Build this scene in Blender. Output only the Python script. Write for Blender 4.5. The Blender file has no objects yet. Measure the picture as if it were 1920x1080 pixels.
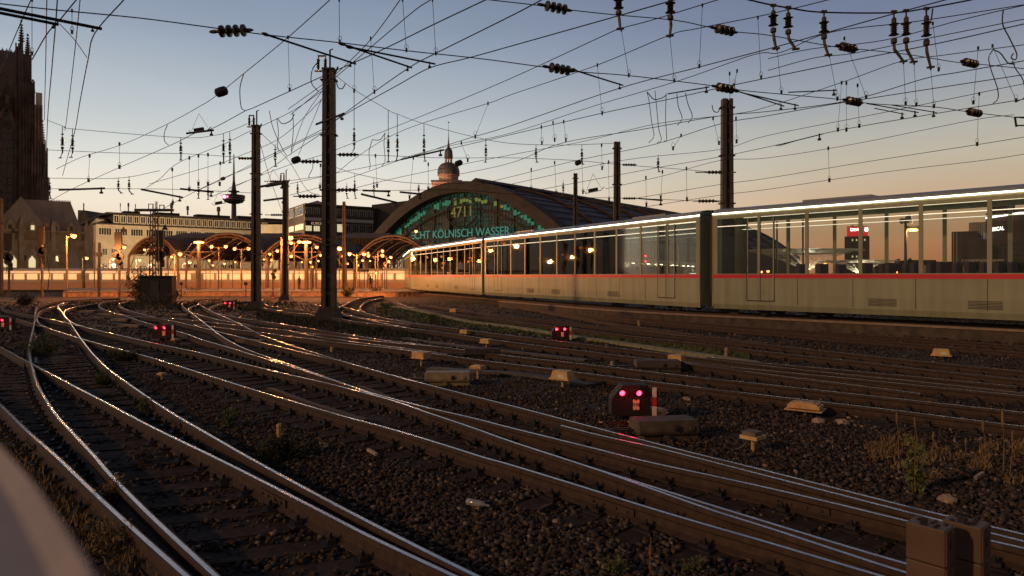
import bpy, bmesh, math, random
import numpy as np
from mathutils import Vector, Matrix, noise
random.seed(7); rng = np.random.default_rng(7)
S = bpy.context.scene; COL = S.collection
# ------------------------------------------------------------------ camera
F = 1280.0; HZ = 517.0; CH = 2.2
cam = bpy.data.cameras.new('camera'); co = bpy.data.objects.new('camera', cam); COL.objects.link(co)
co.location = (0, 0, CH); co.rotation_euler = (math.radians(90), 0, 0)
cam.lens = 24.0; cam.sensor_width = 36.0; cam.shift_y = -(540-HZ)/1920.0
cam.clip_start = 0.05; cam.clip_end = 6000
cam.dof.use_dof = True; cam.dof.focus_distance = 14.0; cam.dof.aperture_fstop = 2.5
S.camera = co
# ------------------------------------------------------------------ dusk sky
W = bpy.data.worlds.new('World'); S.world = W; W.use_nodes = True
nt = W.node_tree; nt.nodes.clear()
def srgb(c):
    return tuple((x/255/12.92) if x/255 <= .04045 else ((x/255+.055)/1.055)**2.4 for x in c)
def ramp(nt, stops):
    n = nt.nodes.new('ShaderNodeValToRGB'); e = n.color_ramp.elements
    for i, (p, c) in enumerate(stops):
        el = e[i] if i < 2 else e.new(p)
        el.position = p; el.color = srgb(c)+(1,)
    return n
tc = nt.nodes.new('ShaderNodeTexCoord'); sp = nt.nodes.new('ShaderNodeSeparateXYZ'); nt.links.new(tc.outputs['Generated'], sp.inputs[0])
rl = ramp(nt, [(0, (240, 200, 166)), (.05, (245, 221, 194)), (.10, (240, 228, 209)), (.16, (217, 219, 214)), (.23, (184, 193, 200)), (.31, (147, 161, 179)), (.42, (110, 125, 150)), (.6, (70, 80, 106)), (1, (48, 54, 76))])
rr = ramp(nt, [(0, (196, 118, 78)), (.04, (212, 148, 106)), (.08, (206, 166, 130)), (.13, (192, 176, 152)), (.18, (178, 176, 166)), (.24, (150, 157, 168)), (.33, (110, 121, 148)), (.6, (66, 74, 100)), (1, (46, 52, 74))])
mr = nt.nodes.new('ShaderNodeMapRange'); mr.interpolation_type = 'SMOOTHSTEP'
mr.inputs[1].default_value = -.25; mr.inputs[2].default_value = .55
nt.links.new(sp.outputs['X'], mr.inputs[0]); nt.links.new(sp.outputs['Z'], rl.inputs[0]); nt.links.new(sp.outputs['Z'], rr.inputs[0])
mx = nt.nodes.new('ShaderNodeMix'); mx.data_type = 'RGBA'
nt.links.new(mr.outputs[0], mx.inputs[0]); nt.links.new(rl.outputs[0], mx.inputs[6]); nt.links.new(rr.outputs[0], mx.inputs[7])
# the eastern half of the sky, behind the camera, is already night blue
mb = nt.nodes.new('ShaderNodeMapRange'); mb.inputs[1].default_value = -.6; mb.inputs[2].default_value = .55; mb.inputs[3].default_value = .30; mb.inputs[4].default_value = 1.0
nt.links.new(sp.outputs['Y'], mb.inputs[0])
vm = nt.nodes.new('ShaderNodeVectorMath'); vm.operation = 'SCALE'; nt.links.new(mx.outputs[2], vm.inputs[0]); nt.links.new(mb.outputs[0], vm.inputs['Scale'])
sky = nt.nodes.new('ShaderNodeTexSky'); sky.sky_type = 'NISHITA'; sky.sun_disc = False
sky.sun_elevation = math.radians(-2.5); sky.sun_rotation = math.radians(-12); sky.air_density = 1.2; sky.dust_density = 2
b1 = nt.nodes.new('ShaderNodeBackground'); b1.inputs[1].default_value = 1.0
b2 = nt.nodes.new('ShaderNodeBackground'); b2.inputs[1].default_value = .08
nt.links.new(vm.outputs[0], b1.inputs[0]); nt.links.new(sky.outputs[0], b2.inputs[0])
# faint drifting veils of cloud
nz = nt.nodes.new('ShaderNodeTexNoise'); nz.inputs['Scale'].default_value = 2.6; nz.inputs['Detail'].default_value = 5
mpz = nt.nodes.new('ShaderNodeMapping'); mpz.inputs['Scale'].default_value = (1, 1, 7); nt.links.new(tc.outputs['Generated'], mpz.inputs[0]); nt.links.new(mpz.outputs[0], nz.inputs[0])
mrz = nt.nodes.new('ShaderNodeMapRange'); mrz.inputs[1].default_value = .35; mrz.inputs[2].default_value = .75; mrz.inputs[3].default_value = .955; mrz.inputs[4].default_value = 1.05
nt.links.new(nz.outputs[0], mrz.inputs[0]); v2 = nt.nodes.new('ShaderNodeVectorMath'); v2.operation = 'SCALE'; nt.links.new(vm.outputs[0], v2.inputs[0]); nt.links.new(mrz.outputs[0], v2.inputs['Scale']); nt.links.new(v2.outputs[0], b1.inputs[0])
ad = nt.nodes.new('ShaderNodeAddShader'); nt.links.new(b1.outputs[0], ad.inputs[0]); nt.links.new(b2.outputs[0], ad.inputs[1])
ow = nt.nodes.new('ShaderNodeOutputWorld'); nt.links.new(ad.outputs[0], ow.inputs[0])
# the low warm light that reaches the yard from behind on the left (sodium floodlights of the bridge)
sl = bpy.data.lights.new('sun', 'SUN'); sl.energy = 1.0; sl.color = (1, .56, .27); sl.angle = math.radians(1.5)
so = bpy.data.objects.new('sun', sl); COL.objects.link(so)
so.rotation_euler = Vector((.80, .48, -.36)).to_track_quat('-Z', 'Y').to_euler()
S.view_settings.view_transform = 'Standard'; S.view_settings.look = 'None'; S.view_settings.exposure = 0; S.view_settings.gamma = 1
S.render.engine = 'CYCLES'; S.cycles.use_denoising = True
S.cycles.max_bounces = 6; S.cycles.transparent_max_bounces = 16; S.cycles.sample_clamp_indirect = 3
# ------------------------------------------------------------------ helpers
def P(px, py, z=0.0):                      # where the sight line of a spot of the photograph meets the height z
    Y = F*(CH-z)/(py-HZ); return Vector(((px-960)/F*Y, Y, z))
def PY(px, py, Y):                         # the same at the distance Y
    return Vector(((px-960)/F*Y, Y, CH+(HZ-py)/F*Y))
MATS = {}
def mat(name, col, rough=.8, metal=0.0, var=.25, scale=6.0, bump=0.0, emit=None, es=0.0, spec=.5, stretch=None):
    if name in MATS: return MATS[name]
    m = bpy.data.materials.new(name); m.use_nodes = True; t = m.node_tree; b = t.nodes['Principled BSDF']
    b.inputs['Roughness'].default_value = rough; b.inputs['Metallic'].default_value = metal
    b.inputs['Specular IOR Level'].default_value = spec
    c = t.nodes.new('ShaderNodeTexCoord'); n = t.nodes.new('ShaderNodeTexNoise'); n.inputs['Scale'].default_value = scale; n.inputs['Detail'].default_value = 6
    src = c.outputs['Object']
    if stretch:
        mp = t.nodes.new('ShaderNodeMapping'); mp.inputs['Scale'].default_value = stretch; t.links.new(src, mp.inputs[0]); src = mp.outputs[0]
    t.links.new(src, n.inputs['Vector'])
    if var > 0:
        r = t.nodes.new('ShaderNodeValToRGB')
        r.color_ramp.elements[0].position = .3; r.color_ramp.elements[1].position = .7
        r.color_ramp.elements[0].color = tuple(max(0, x*(1-var)) for x in col)+(1,)
        r.color_ramp.elements[1].color = tuple(min(1, x*(1+var)) for x in col)+(1,)
        t.links.new(n.outputs[0], r.inputs[0]); t.links.new(r.outputs[0], b.inputs['Base Color'])
    else: b.inputs['Base Color'].default_value = tuple(col)+(1,)
    if bump:
        bp = t.nodes.new('ShaderNodeBump'); bp.inputs['Strength'].default_value = bump; bp.inputs['Distance'].default_value = .02
        t.links.new(n.outputs[0], bp.inputs['Height']); t.links.new(bp.outputs[0], b.inputs['Normal'])
    if emit:
        b.inputs['Emission Color'].default_value = tuple(emit)+(1,); b.inputs['Emission Strength'].default_value = es
    MATS[name] = m; return m
def glassmat(name, tint=(.8, .85, .85), fres=.1):
    if name in MATS: return MATS[name]
    m = bpy.data.materials.new(name); m.use_nodes = True; t = m.node_tree; t.nodes.clear()
    o = t.nodes.new('ShaderNodeOutputMaterial'); tr = t.nodes.new('ShaderNodeBsdfTransparent'); tr.inputs[0].default_value = tint+(1,)
    g = t.nodes.new('ShaderNodeBsdfGlossy'); g.inputs['Roughness'].default_value = .03; f = t.nodes.new('ShaderNodeFresnel'); f.inputs[0].default_value = 1.25
    x = t.nodes.new('ShaderNodeMixShader'); t.links.new(f.outputs[0], x.inputs[0]); t.links.new(tr.outputs[0], x.inputs[1]); t.links.new(g.outputs[0], x.inputs[2])
    t.links.new(x.outputs[0], o.inputs[0]); MATS[name] = m; return m
def wpos(o):
    v = Vector((0, 0, 0))
    while o: v = v+o.location; o = o.parent
    return v
def tag(o, label=None, cat=None, group=None, kind=None):
    if label: o['label'] = label
    if cat: o['category'] = cat
    if group: o['group'] = group
    if kind: o['kind'] = kind
    return o
def thing(name, label, cat, loc=(0, 0, 0), rz=0, group=None):
    o = bpy.data.objects.new(name, None); COL.objects.link(o); o.empty_display_size = .3
    o.location = loc; o.rotation_euler = (0, 0, rz); return tag(o, label, cat, group)
class M:
    def __init__(s): s.v = []; s.f = []; s.m = []
    def add(s, vs, fs, mi=0):
        b = len(s.v); s.v += [tuple(v) for v in vs]; s.f += [tuple(b+i for i in f) for f in fs]; s.m += [mi]*len(fs)
    def bb(s, x0, x1, y0, y1, z0, z1, mi=0):
        s.add([(x0,y0,z0),(x1,y0,z0),(x1,y1,z0),(x0,y1,z0),(x0,y0,z1),(x1,y0,z1),(x1,y1,z1),(x0,y1,z1)],
              [(0,3,2,1),(4,5,6,7),(0,1,5,4),(1,2,6,5),(2,3,7,6),(3,0,4,7)], mi)
    def ob(s, c, u, hx, hy, hz, mi=0, up=(0,0,1)):      # box centred at c along direction u
        u = Vector(u).normalized(); w = Vector(up); n = w.cross(u)
        if n.length < 1e-4: n = Vector((1,0,0)).cross(u)
        n.normalize(); w = u.cross(n); c = Vector(c)
        s.add([c+u*a*hx+n*b*hy+w*d*hz for d in (-1,1) for a, b in ((-1,-1),(1,-1),(1,1),(-1,1))],
              [(0,3,2,1),(4,5,6,7),(0,1,5,4),(1,2,6,5),(2,3,7,6),(3,0,4,7)], mi)
    def bar(s, a, b, hy, hz, mi=0):
        a = Vector(a); b = Vector(b); s.ob((a+b)/2, b-a, (b-a).length/2, hy, hz, mi)
    def tube(s, pts, r, n=6, mi=0, cap=True):
        pts = [Vector(p) for p in pts]; k = len(pts); vs = []
        for i, p in enumerate(pts):
            t = (pts[min(i+1, k-1)]-pts[max(i-1, 0)]).normalized()
            a = t.cross(Vector((0,0,1)) if abs(t.z) < .95 else Vector((1,0,0))).normalized(); b = t.cross(a)
            rr = r[i] if isinstance(r, (list, tuple)) else r
            for j in range(n):
                an = 2*math.pi*j/n; vs.append(p+a*rr*math.cos(an)+b*rr*math.sin(an))
        fs = [(i*n+j, i*n+(j+1)%n, (i+1)*n+(j+1)%n, (i+1)*n+j) for i in range(k-1) for j in range(n)]
        if cap: fs += [tuple(range(n))[::-1], tuple((k-1)*n+j for j in range(n))]
        s.add(vs, fs, mi)
    def lathe(s, c, prof, n=12, mi=0, axis=(0,0,1)):
        ax = Vector(axis).normalized(); a = ax.cross(Vector((0,0,1)) if abs(ax.z) < .95 else Vector((1,0,0))).normalized(); b = ax.cross(a); c = Vector(c)
        vs = [c+ax*z+(a*math.cos(2*math.pi*j/n)+b*math.sin(2*math.pi*j/n))*r for r, z in prof for j in range(n)]; k = len(prof)
        fs = [(i*n+j, i*n+(j+1)%n, (i+1)*n+(j+1)%n, (i+1)*n+j) for i in range(k-1) for j in range(n)]
        fs += [tuple(range(n))[::-1], tuple((k-1)*n+j for j in range(n))]
        s.add(vs, fs, mi)
    def prism(s, poly, d, mi=0):                         # poly: 3D points, extruded by d
        d = Vector(d); k = len(poly); a = [Vector(p) for p in poly]
        s.add(a+[p+d for p in a], [tuple(range(k))[::-1], tuple(range(k, 2*k))]+[(i, (i+1)%k, k+(i+1)%k, k+i) for i in range(k)], mi)
    def build(s, name, mats, parent=None, smooth=False, base=None):
        if not isinstance(mats, (list, tuple)): mats = [mats]
        off = wpos(parent) if parent else Vector((0,0,0))
        if parent is None and base is not None: off = Vector(base)
        me = bpy.data.meshes.new(name); me.from_pydata([(v[0]-off.x, v[1]-off.y, v[2]-off.z) for v in s.v], [], s.f)
        for m in mats: me.materials.append(m)
        if len(mats) > 1: me.polygons.foreach_set('material_index', s.m)
        if smooth: me.polygons.foreach_set('use_smooth', [True]*len(s.f))
        bm = bmesh.new(); bm.from_mesh(me); bmesh.ops.recalc_face_normals(bm, faces=bm.faces); bm.to_mesh(me); bm.free()
        o = bpy.data.objects.new(name, me); COL.objects.link(o)
        if parent: o.parent = parent
        elif base is not None: o.location = off
        return o
def copy_tree(o, parent=None):
    c = o.copy(); COL.objects.link(c); c.parent = parent
    for ch in list(o.children): copy_tree(ch, c)
    return c
def place(o, loc, rz=0, label=None, group=None):
    o.location = loc; o.rotation_euler = (0, 0, rz); return tag(o, label, None, group)
def textpart(txt, size, m, parent, loc, rot, name='lettering', ext=.02, align='CENTER'):
    c = bpy.data.curves.new(name, 'FONT'); c.body = txt; c.size = size; c.extrude = ext; c.align_x = align; c.align_y = 'CENTER'
    t = bpy.data.objects.new('t', c); COL.objects.link(t); dg = bpy.context.evaluated_depsgraph_get(); dg.update()
    me = bpy.data.meshes.new_from_object(t.evaluated_get(dg)); bpy.data.objects.remove(t)
    me.materials.clear(); me.materials.append(m)
    o = bpy.data.objects.new(name, me); COL.objects.link(o); o.parent = parent
    o.location = Vector(loc)-wpos(parent); o.rotation_euler = rot; return o
def lamp(parent, p, e, col=(1, .42, .12), size=.15):
    l = bpy.data.lights.new('bulb', 'POINT'); l.energy = e; l.color = col; l.shadow_soft_size = size
    o = bpy.data.objects.new('bulb', l); COL.objects.link(o); o.parent = parent; o.location = Vector(p)-wpos(parent); return o
def catmull(p, n=8):
    p = [tuple(map(float, q)) for q in p]
    if len(p) < 3:
        return [tuple(a+(b-a)*k/n for a, b in zip(p[0], p[1])) for k in range(n+1)]
    q = [tuple(2*a-b for a, b in zip(p[0], p[1]))]+p+[tuple(2*a-b for a, b in zip(p[-1], p[-2]))]; o = []
    for i in range(1, len(q)-2):
        a, b, c, d = q[i-1:i+3]
        for k in range(n):
            t = k/n; o.append(tuple(.5*(2*bb+(cc-aa)*t+(2*aa-5*bb+4*cc-dd)*t*t+(3*bb-aa-3*cc+dd)*t**3) for aa, bb, cc, dd in zip(a, b, c, d)))
    o.append(q[-2]); return o
ORANGE = (1, .34, .085)
m_bal = mat('ballast', (.036, .024, .018), .95, var=.5, scale=14, bump=.9)
m_stone = mat('ballast_stone', (.088, .055, .038), .95, var=.65, scale=5, bump=.3, spec=.2)
m_steel = mat('polished_rail_steel', (.44, .43, .44), .27, 1.0, var=.15, scale=9, stretch=(1, 1, 1))
m_rust = mat('rusty_rail', (.062, .034, .020), .8, var=.35, scale=12, bump=.2)
m_tie = mat('tarred_sleeper', (.052, .036, .029), .95, var=.45, scale=9, bump=.5, spec=.15)
m_iron = mat('dark_iron', (.022, .016, .014), .6, var=.3)
m_mast = mat('weathered_mast_steel', (.085, .062, .046), .7, var=.35, scale=2.5, bump=.2)
m_mastd = mat('mast_web_steel', (.035, .026, .022), .8, var=.3)
m_conc = mat('weathered_concrete', (.20, .155, .12), .9, var=.3, scale=4, bump=.4)
m_wire = mat('overhead_wire_copper', (.022, .017, .016), .6, 0, var=.2)
m_insu = mat('brown_porcelain', (.060, .040, .020), .28, var=.25, spec=.6)
m_fit = mat('galvanised_fitting', (.085, .065, .040), .55, .3, var=.3)
m_black = mat('black_signal_enamel', (.009, .007, .007), .75, var=.2)
m_yel = mat('ochre_box_paint', (.64, .38, .14), .6, var=.28, scale=7, bump=.1)
m_lampm = mat('sodium_lamp_glass', (1, .6, .3), .4, var=0, emit=(1, .31, .07), es=6.5)
m_pole = mat('lamp_pole_paint', (.14, .10, .075), .6, var=.15)
m_white = mat('white_paint', (.75, .70, .62), .5, var=.1)
m_red = mat('red_paint', (.55, .03, .02), .5, var=.1)
m_redl = mat('red_signal_lens', (.5, .0, .0), .3, var=0, emit=(1, .012, .03), es=24)
m_leaf = mat('weed_leaf', (.10, .125, .04), .8, var=.5, scale=3)
m_leafb = mat('dark_shrub_leaf', (.030, .034, .014), .8, var=.5, scale=3)
m_dry = mat('dry_stalk', (.24, .155, .07), .85, var=.4, scale=3)

def island_stone():
    t = m_stone.node_tree; b = t.nodes['Principled BSDF']; g = t.nodes.new('ShaderNodeNewGeometry'); r = t.nodes.new('ShaderNodeValToRGB'); e = r.color_ramp.elements
    e[0].position = 0; e[0].color = (.030, .021, .016, 1); e[1].position = .45; e[1].color = (.075, .050, .036, 1)
    for p_, c_ in [(.70, (.085, .070, .058)), (.88, (.13, .080, .048)), (.965, (.16, .125, .10)), (1.0, (.34, .25, .18))]: q = e.new(p_); q.color = c_+(1,)
    t.links.new(g.outputs['Random Per Island'], r.inputs[0]); t.links.new(r.outputs[0], b.inputs['Base Color'])
island_stone()
# ------------------------------------------------------------------ ground and gravel
def ground():
    xs = np.concatenate([np.linspace(-3000, -60, 12), np.linspace(-50, -16, 18), np.arange(-15, 24, .16), np.linspace(25, 70, 20), np.linspace(90, 3000, 12)])
    ys = np.concatenate([np.linspace(-300, 0, 6), np.arange(.5, 26, .16), np.linspace(27, 90, 40), np.linspace(100, 4500, 26)])
    X, Y = np.meshgrid(xs, ys); Z = np.full(X.shape, -.20)
    near = (X > -16) & (X < 25) & (Y > 0) & (Y < 27)
    h = np.zeros(X.shape)
    for i in range(X.shape[0]):
        for j in range(X.shape[1]):
            if near[i, j]: h[i, j] = .030*noise.noise((X[i, j]*1.1, Y[i, j]*1.1, 0))+.014*noise.noise((X[i, j]*5, Y[i, j]*5, 3))
    Z = Z+h
    n, k = X.shape
    V = np.stack([X, Y, Z], -1).reshape(-1, 3)
    I = np.arange(n*k).reshape(n, k); Fc = np.stack([I[:-1, :-1], I[:-1, 1:], I[1:, 1:], I[1:, :-1]], -1).reshape(-1, 4)
    me = bpy.data.meshes.new('ground'); me.from_pydata(V.tolist(), [], Fc.tolist()); me.materials.append(m_bal)
    me.polygons.foreach_set('use_smooth', [True]*len(Fc))
    o = bpy.data.objects.new('ground', me); COL.objects.link(o); tag(o, kind='structure')
ground()
# ------------------------------------------------------------------ rails and tracks
RAILS = {1:[(-90,690),(-40,727),(0,759),(51,808),(107,857),(212,957),(350,1080),(430,1150)],2:[(225,559),(187,560),(145,562),(97,566),(75,572),(68,577),(66,590),(65,603),(60,625),(55,650),(57,675),(60,687),(72,725),(105,777),(137,812),(177,855),(212,895),(292,975),(406,1080),(480,1148)],3:[(-90,625),(-40,637),(0,650),(32,667),(66,685),(93,699),(142,725),(200,755),(260,787),(320,817),(387,849),(480,895),(605,959),(705,1010),(855,1080),(980,1138)],4:[(190,561),(145,565),(125,567),(112,571),(109,575),(119,588),(131,604),(150,632),(169,657),(186,675),(208,695),(267,737),(320,772),(387,811),(480,864),(630,945),(780,1022),(897,1080),(1010,1136)],5:[(-60,576),(5,591),(31,597),(62,607),(85,613),(106,620),(147,633),(205,649),(270,666),(320,681),(400,706),(470,728),(537,748),(640,778),(740,805),(830,832),(903,855),(960,871),(1085,909),(1210,948),(1335,985),(1440,1015),(1657,1079),(1850,1134)],6:[(60,561),(24,566),(8,571),(3,576),(10,580),(21,583),(52,590),(64,592),(122,604),(147,610),(175,617)],7:[(181,569),(147,574),(127,580),(120,586),(123,595),(135,604),(156,612),(187,620),(240,632),(302,646),(370,660),(430,675),(520,697),(595,714),(640,725),(730,749),(807,775),(890,803),(960,828),(1110,877),(1210,912),(1335,956),(1440,989),(1565,1030),(1695,1072),(1900,1134)],71:[(1080,867),(1210,908),(1335,947),(1440,979),(1565,1017),(1695,1055),(1900,1112)],8:[(150,569),(109,574),(81,581),(72,587),(70,594),(70,601),(76,608),(90,614)],9:[(237,561),(200,565),(188,569),(186,574),(197,581),(225,589),(265,602),(300,612),(347,625),(377,636),(415,647),(455,659),(503,674),(540,685),(617,710),(640,717),(690,734),(732,746),(807,765),(890,784),(960,802),(1110,839),(1210,864),(1335,891),(1440,914),(1565,943),(1705,977),(1855,1012),(1990,1043)],10:[(415,559),(365,562),(345,566),(341,571),(352,582),(377,600),(402,620),(425,636),(452,650),(480,661),(517,674),(570,692),(618,709),(700,739)],11:[(445,562),(415,564),(377,569),(356,576),(354,581),(362,586),(377,591),(415,600),(437,604),(469,609),(480,610)],12:[(415,560),(390,562),(377,565),(373,569),(390,580),(415,591),(452,608),(477,621),(500,631),(555,650),(605,665),(640,676),(740,704),(840,730),(960,760),(1060,786),(1160,812),(1280,843),(1440,882),(1690,945),(1790,969),(1920,1000),(2000,1019)],121:[(1052,797),(1127,816),(1210,834),(1280,851),(1440,892),(1690,956),(1752,972),(1920,1014),(2000,1034)],13:[(470,565),(427,567),(402,572),(392,579),(400,585),(412,588),(440,594),(480,600),(560,612),(617,621),(720,637),(770,643),(845,652),(960,667),(1100,682),(1280,703),(1440,720),(1680,746),(1920,772),(2000,781)],14:[(260,562),(237,565),(225,568),(224,572),(237,580),(287,594),(309,596),(357,600),(412,606),(437,609),(480,613),(530,618),(550,621),(592,626),(637,631),(720,641),(790,647),(845,652)],141:[(550,622),(592,630),(637,637),(720,648),(790,657),(840,664)],15:[(200,583),(240,591),(305,598),(357,609),(387,616),(407,621),(459,634),(480,639),(550,656),(605,669),(640,676)],16:[(362,608),(412,614),(470,621),(490,623),(550,631),(637,642),(720,651),(800,661),(895,674),(960,682),(1080,697),(1280,722),(1440,741),(1680,769),(1920,799),(2000,809)],17:[(530,556),(500,559),(490,563),(493,568),(511,574),(574,583),(601,586),(630,590),(680,596),(720,602),(770,608)],18:[(470,573),(491,576),(550,586),(599,591),(636,597),(670,603),(716,608),(770,615),(826,622),(895,632),(960,641),(1042,651),(1125,661),(1200,670),(1255,676),(1440,701),(1600,721),(1727,737)],181:[(1255,674),(1440,694),(1600,709),(1720,721),(1920,741),(2000,749)],19:[(720,554),(692,557),(667,562),(640,573),(635,579),(638,584),(655,591),(716,605),(750,611)],20:[(586,569),(601,573),(630,573),(655,578),(685,586)],21:[(720,559),(692,564),(680,570),(675,576),(677,581),(685,586),(705,592),(725,597),(770,605),(839,614),(960,629),(1045,639),(1200,657),(1325,672),(1440,686),(1600,703),(1720,715),(1920,737),(2000,746)],211:[(1325,669),(1440,681),(1600,695),(1720,706),(1907,724)],22:[(800,571),(839,577),(899,586),(960,594),(1045,602),(1122,611),(1200,620),(1337,635),(1440,646),(1615,665),(1720,676),(1920,696),(2000,704)],221:[(745,566),(751,570),(782,578),(870,590),(936,598),(960,601),(1097,618),(1200,631),(1337,646),(1440,659),(1610,677),(1720,690),(1920,711),(2000,719)],23:[(960,573),(1010,581),(1060,590),(1127,602),(1200,613),(1337,631),(1440,643)],24:[(1000,574),(1060,581),(1200,596),(1440,615),(1680,631),(1920,648),(2000,654)],25:[(985,576),(1066,587),(1110,592),(1200,602),(1347,614),(1440,622),(1680,641),(1920,660),(2000,666)]}
def railpts(k):
    q = catmull(RAILS[k], 10); w = [P(x, y, 0) for x, y in q]
    out = [w[0]]
    for p in w[1:]:
        if (p-out[-1]).length > .12: out.append(p)
    return out
RP = {k: railpts(k) for k in RAILS}
PROF = [(-.018, 0), (.018, 0), (.036, -.007), (.036, -.045), (.011, -.065), (.011, -.135), (.070, -.160), (.070, -.172), (-.070, -.172), (-.070, -.160), (-.011, -.135), (-.011, -.065), (-.036, -.045), (-.036, -.007)]
def make_rail(k, parent, name='rail'):
    m = M(); p = RP[k]; n = len(PROF); vs = []
    dz = -.0015*(k % 7)
    for i, q in enumerate(p):
        t = (p[min(i+1, len(p)-1)]-p[max(i-1, 0)]).normalized(); s = Vector((t.y, -t.x, 0))
        for a, z in PROF: vs.append(q+s*a+Vector((0, 0, z+dz)))
    L = len(p)
    for j in range(n):
        fs = [(i*n+j, i*n+(j+1) % n, (i+1)*n+(j+1) % n, (i+1)*n+j) for i in range(L-1)]
        m.add(vs if j == 0 else [], [], 0)
        m.f += fs; m.m += [0 if j == 0 else 1]*len(fs)
    m.f += [tuple(range(n))[::-1], tuple((L-1)*n+j for j in range(n))]; m.m += [1, 1]
    return m.build(name, [m_steel, m_rust], parent)
def arclen(p, step):
    out = []; acc = 0; nxt = 0
    for a, b in zip(p[:-1], p[1:]):
        l = (b-a).length
        while nxt <= acc+l:
            out.append(a.lerp(b, (nxt-acc)/max(l, 1e-6))); nxt += step
        acc += l
    return out
SLEEP = []          # centre, half length, direction : used by the gravel
def sleepers(pair, parent, step=.62, ymax=33, ext=.55, cap=100, skew=None):
    a = arclen(RP[pair[0]], step); b = RP[pair[1]]; far = M(); nf = 0; c_ = 0
    B = np.array([[q.x, q.y] for q in b])
    items = []
    for q in a:
        d = np.hypot(B[:, 0]-q.x, B[:, 1]-q.y)
        if skew and q.y < 16:
            cr = np.abs((B[:, 0]-q.x)*skew[1]-(B[:, 1]-q.y)*skew[0])+(d > 2.6)*9+((B[:, 0]-q.x) < 0)*9; j = int(cr.argmin())
        else: j = int(d.argmin())
        d = d[j]
        if not (.75 < d < 2.35): continue
        u = Vector((B[j, 0]-q.x, B[j, 1]-q.y, 0)).normalized(); c = q+u*d/2
        if any((c-s[0]).length < .30 for s in SLEEP[-2500:]): continue
        items.append((c, d/2+ext, u, q, q+u*d)); SLEEP.append((c, d/2+ext, u))
    items.sort(key=lambda t: t[0].y)
    for c, hl, u, r1, r2 in items:
        m = far if (c.y > ymax or c_ >= cap) else M()
        j = random.uniform(-.015, .015); uu = (u+Vector((-u.y, u.x, 0))*j).normalized()
        m.ob(c+Vector((0, 0, -.262+random.uniform(-.006, .006))), uu, hl, .125, .080, 0)
        if c.y < 22:
            for r in (r1, r2):
                m.ob(r+Vector((0, 0, -.176)), uu, .19, .10, .010, 1)
                for sg in (-1, 1):
                    m.ob(r+uu*sg*.105+Vector((0, 0, -.150)), uu, .035, .05, .020, 1)
                    m.lathe(r+uu*sg*.115+Vector((0, 0, -.135)), [(.019, 0), (.019, .045), (.012, .055)], 6, 1)
        if m is not far: m.build('sleeper', [m_tie, m_iron], parent); c_ += 1
        else: nf += 1
    if nf: tag(far.build('sleeper', [m_tie, m_iron], parent), kind='stuff')
TR = [
 ('leftmost curved railway track, cut off by the grey parapet in the lower left corner', (1, 3), [(1, 3)]),
 ('curved railway track that bends sharply upwards beside the leftmost one and carries the crossing rails', (2, 4), [(2, 4)]),
 ('railway track from the left red dwarf lamps down to the lower right cabinets', (5, 7, 6, 8, 71), [(5, 7), (5, 9), (6, 5), (8, 7)]),
 ('railway track whose rails part and meet again in front of the large dwarf signal', (12, 10, 121), [(12, 7), (12, 10), (12, 71), (121, 7)]),
 ('railway track that passes right behind the pair of red dwarf signals on the left', (9, 15), [(9, 15), (9, 5)]),
 ('straight railway track passing directly behind the large red dwarf signal with the number plate', (13, 16, 11), [(16, 13), (11, 13)]),
 ('slim turnout track that merges in front of the thick mast from the left', (14, 141), [(14, 16), (141, 13), (14, 15)]),
 ('railway track curving round the foot of the thickest mast and out to the right', (18, 21, 17), [(18, 21), (17, 18)]),
 ('crossover track beside the grass strip that ends in open rail ends at right', (19, 20, 211, 181), [(19, 21), (181, 211)]),
 ('railway track beyond the grass strip, nearest to the low wall', (22, 221, 23), [(221, 22), (23, 22)]),
 ('faint railway track directly in front of the low wall under the train', (24, 25), [(25, 24)]),
]
for lab, rs, prs in TR:
    t = thing('railway_track', lab, 'railway track', (RP[rs[0]][len(RP[rs[0]])//2].x, RP[rs[0]][len(RP[rs[0]])//2].y, -.2), 0, 'tracks of the station throat')
    for k in rs: make_rail(k, t)
    cap = 100
    for pr in prs:
        before = len(t.children); sleepers(pr, t, cap=max(0, cap), skew=(.94, .34) if pr in ((1, 3), (2, 4)) else None, ext=.42 if pr in ((1, 3), (2, 4)) else .55); cap -= len(t.children)-before
# bolted fishplates at a few rail joints
TRK = {k: o for o in COL.objects if o.name.startswith('railway_track') for k in []}
def fishplate(k, px, par):
    q = [P(x, y, 0) for x, y in RAILS[k]]; p = min(RP[k], key=lambda v: abs((v.x/v.y*F+960)-px)); i = RP[k].index(p); u = (RP[k][min(i+1, len(RP[k])-1)]-RP[k][i-1]).normalized(); n = Vector((u.y, -u.x, 0)); n = n if n.y < 0 else -n
    m = M(); m.ob(p+n*.022+Vector((0, 0, -.10)), u, .30, .012, .034)
    for j in (-.22, -.08, .08, .22): m.lathe(p+n*.034+u*j+Vector((0, 0, -.10)), [(.017, 0), (.017, .014), (.008, .02)], 6, axis=n)
    m.build('fishplate', m_rust, par)
for k, px, ti in [(18, 1600, 7), (18, 1740, 7), (16, 1700, 5), (5, 1150, 2), (7, 820, 2), (12, 900, 3), (9, 1500, 4), (1, 60, 0), (4, 330, 1), (3, 520, 0)]:
    fishplate(k, px, [o for o in COL.objects if o.get('category') == 'railway track'][ti])
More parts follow.
